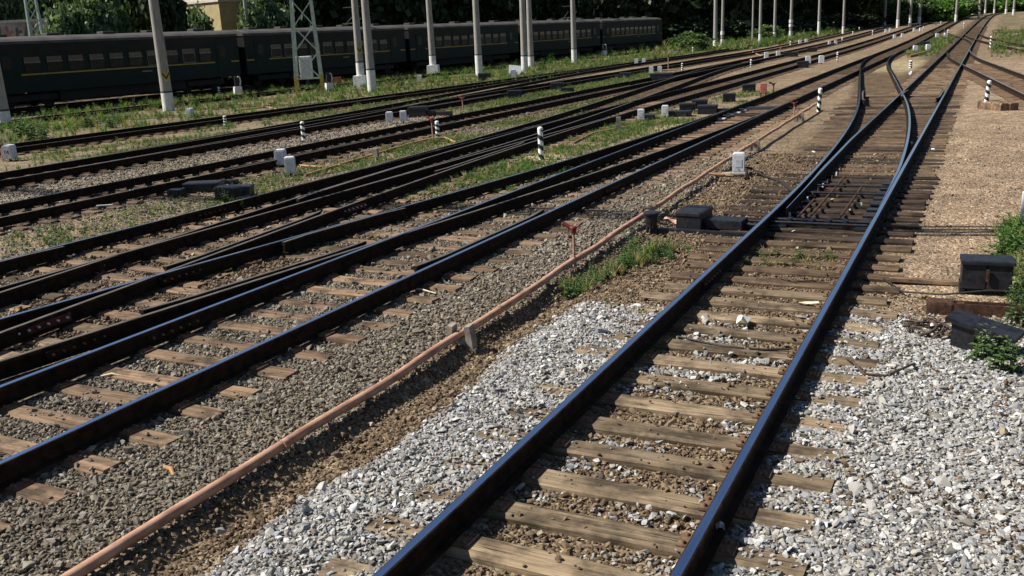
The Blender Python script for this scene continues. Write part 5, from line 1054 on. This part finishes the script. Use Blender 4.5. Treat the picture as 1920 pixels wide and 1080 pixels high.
scrap(1749, 283, 0.10, 0.08, 'plastic_white', 'white scrap on tan gravel past the near points', h_=0.03); scrap(1706, 141, 0.34, 0.2, 'plastic_white', 'rounded white bag between the two right-hand tracks', h_=0.14); scrap(1897, 162, 0.24, 0.18, 'plastic_white', 'pale blue-white bag between the right-hand curving rails', h_=0.08)
scrap(1745, 625, 0.10, 0.08, 'plastic_white', 'white crumpled bag under the wire tangle', h_=0.06); scrap(1058, 504, 0.04, 0.03, 'paper', 'tiny white scrap beside the red valve', h_=0.02); scrap(1030, 407, 0.05, 0.04, 'paper', 'small white scrap left of the red valve', h_=0.03); scrap(455, 331, 0.2, 0.1, 'plastic_white', 'pale scrap near the black machines', h_=0.05)
def stick(px0, px1, r, m_, label, cat='stick', z=0.02):
    a_, b_ = G(*px0), G(*px1); md = (a_+b_)/2; mb = MB(); mb.tube([(a_.x-md.x, a_.y-md.y, z), ((b_-a_).x*0.05, 0.02, z+0.015), (b_.x-md.x, b_.y-md.y, z)], [r, r*1.1, r*0.6], 6); return tag(mb.build(cat.replace(' ', '_'), m_, None, md), label, cat)
stick((190, 709), (224, 707), 0.012, 'splinter', 'short pale stick on the ballast inside the second track'); stick((755, 543), (818, 553), 0.012, 'splinter', 'curved dry twig beside the second track rail', 'twig'); scrap(1516, 574, 0.36, 0.09, 'splinter', 'flat split pale wood splinter on a near-track sleeper', 'splinter', z=0.03, rz=0.1, h_=0.02); stick((308, 880), (326, 896), 0.02, 'pipe_ochre', 'reddish wood chip lying on the grey ballast', 'wood chip'); 
o = MB(); o.box((0, 0, 0), (0.34, 0.05, 0.02)); tag(o.build('metal_strip', 'box_grey', None, G(745*0+196, 385, -0.15), R(30)), 'bent pale metal strip on sleeper ends of the fourth track', 'metal strip')
BIG = [mesh_of_ for mesh_of_ in (rock_mesh(501, 'stone_tan', 0.7, 16), rock_mesh(502, 'stone_pale', 0.7, 16), rock_mesh(503, 'stone_pale', 0.6, 16), rock_mesh(504, 'stone_brown', 0.7, 16))]
for px_, py_, s_, mi, lb in ((1880, 815, 0.12, 0, 'large tan stone on the pale ballast below the weeds'), (415, 998, 0.09, 1, 'large white stone in the brown ditch'), (1500, 868, 0.09, 0, 'reddish stone beside a half-buried sleeper end'), (1237, 832, 0.08, 1, 'pale stone standing alone between the near sleepers'), (1358, 848, 0.07, 2, 'pale bluish stone between the near sleepers by the outer rail'), (1268, 777, 0.07, 1, 'white stone lying on a near sleeper edge'), (1332, 790, 0.06, 2, 'flat white stone beyond the pale standing stone'), (1775, 632, 0.13, 0, 'yellow stone propped against the dark stand'), (602, 745, 0.05, 0, 'yellowish stone on the grey ballast'), (795, 625, 0.05, 1, 'white stone by the pink pipe ditch'), (1695, 965, 0.07, 2, 'bluish stone on the pale ballast verge'), (860, 560, 0.05, 1, 'white stone at the foot of the second track rail')):
    p = G(px_, py_, -0.20); o = place('large_stone', BIG[mi], None, (p.x, p.y, p.z+s_*0.22), random.uniform(0, 6), s_); tag(o, lb, 'stone')
# wet tar on the nearest sleepers
m, t, b = mat('wet_tar', 0.08, 0, 0.8); b.inputs['Base Color'].default_value = (0.012, 0.011, 0.012, 1); bump(t, b, noise(t, 70, 4), 1.0, 0.05)
mb = MB(); n = 40; yf = 4.68-0.543-0.118; vs_ = []
for k in range(n+1):
    x_ = -2.86+1.25*k/n; wv = 0.05+0.03*math.sin(k*0.7)+0.02*math.sin(k*1.9)
    vs_ += [(x_, yf+wv, STOP+0.010), (x_, yf+0.02, STOP+0.008), (x_, yf-0.012, STOP-0.03), (x_, yf-0.06-0.02*math.sin(k*1.3), STOP-0.055)]
mb.add(vs_, [(4*k+a_, 4*k+a_+1, 4*k+a_+5, 4*k+a_+4) for k in range(n) for a_ in range(3)], 0, True); tag(mb.build('tar_spill', 'wet_tar'), 'glistening wet tar along the edge of the closest sleeper', 'tar spill')

# ------------------------------------------------------------------ overhead wire gantry above the frame: it throws the band of shade across the tracks
gt = thing('wire_gantry', 'overhead lattice gantry spanning all the tracks above the points', 'gantry', (0, 12.05, 0))
for dz in (8.0, 8.55):
    for dy in (-0.2, 0.2): MB().box((-13, dy, dz), (46, 0.09, 0.09)).build('chord', 'steel_green', gt)
for k in range(44): MB().cyl((-35.5+k*1.04, 0.2*(-1)**k, 8.0), (-35.5+(k+1)*1.04, -0.2*(-1)**k, 8.55), 0.03, None, 4, sm=False).build('lacing', 'steel_green', gt)
for x_ in (-36.0, 10.0): MB().cyl((x_, 0, -0.5), (x_, 0, 9.5), 0.25, 0.17, 12).build('mast', 'concrete', gt)
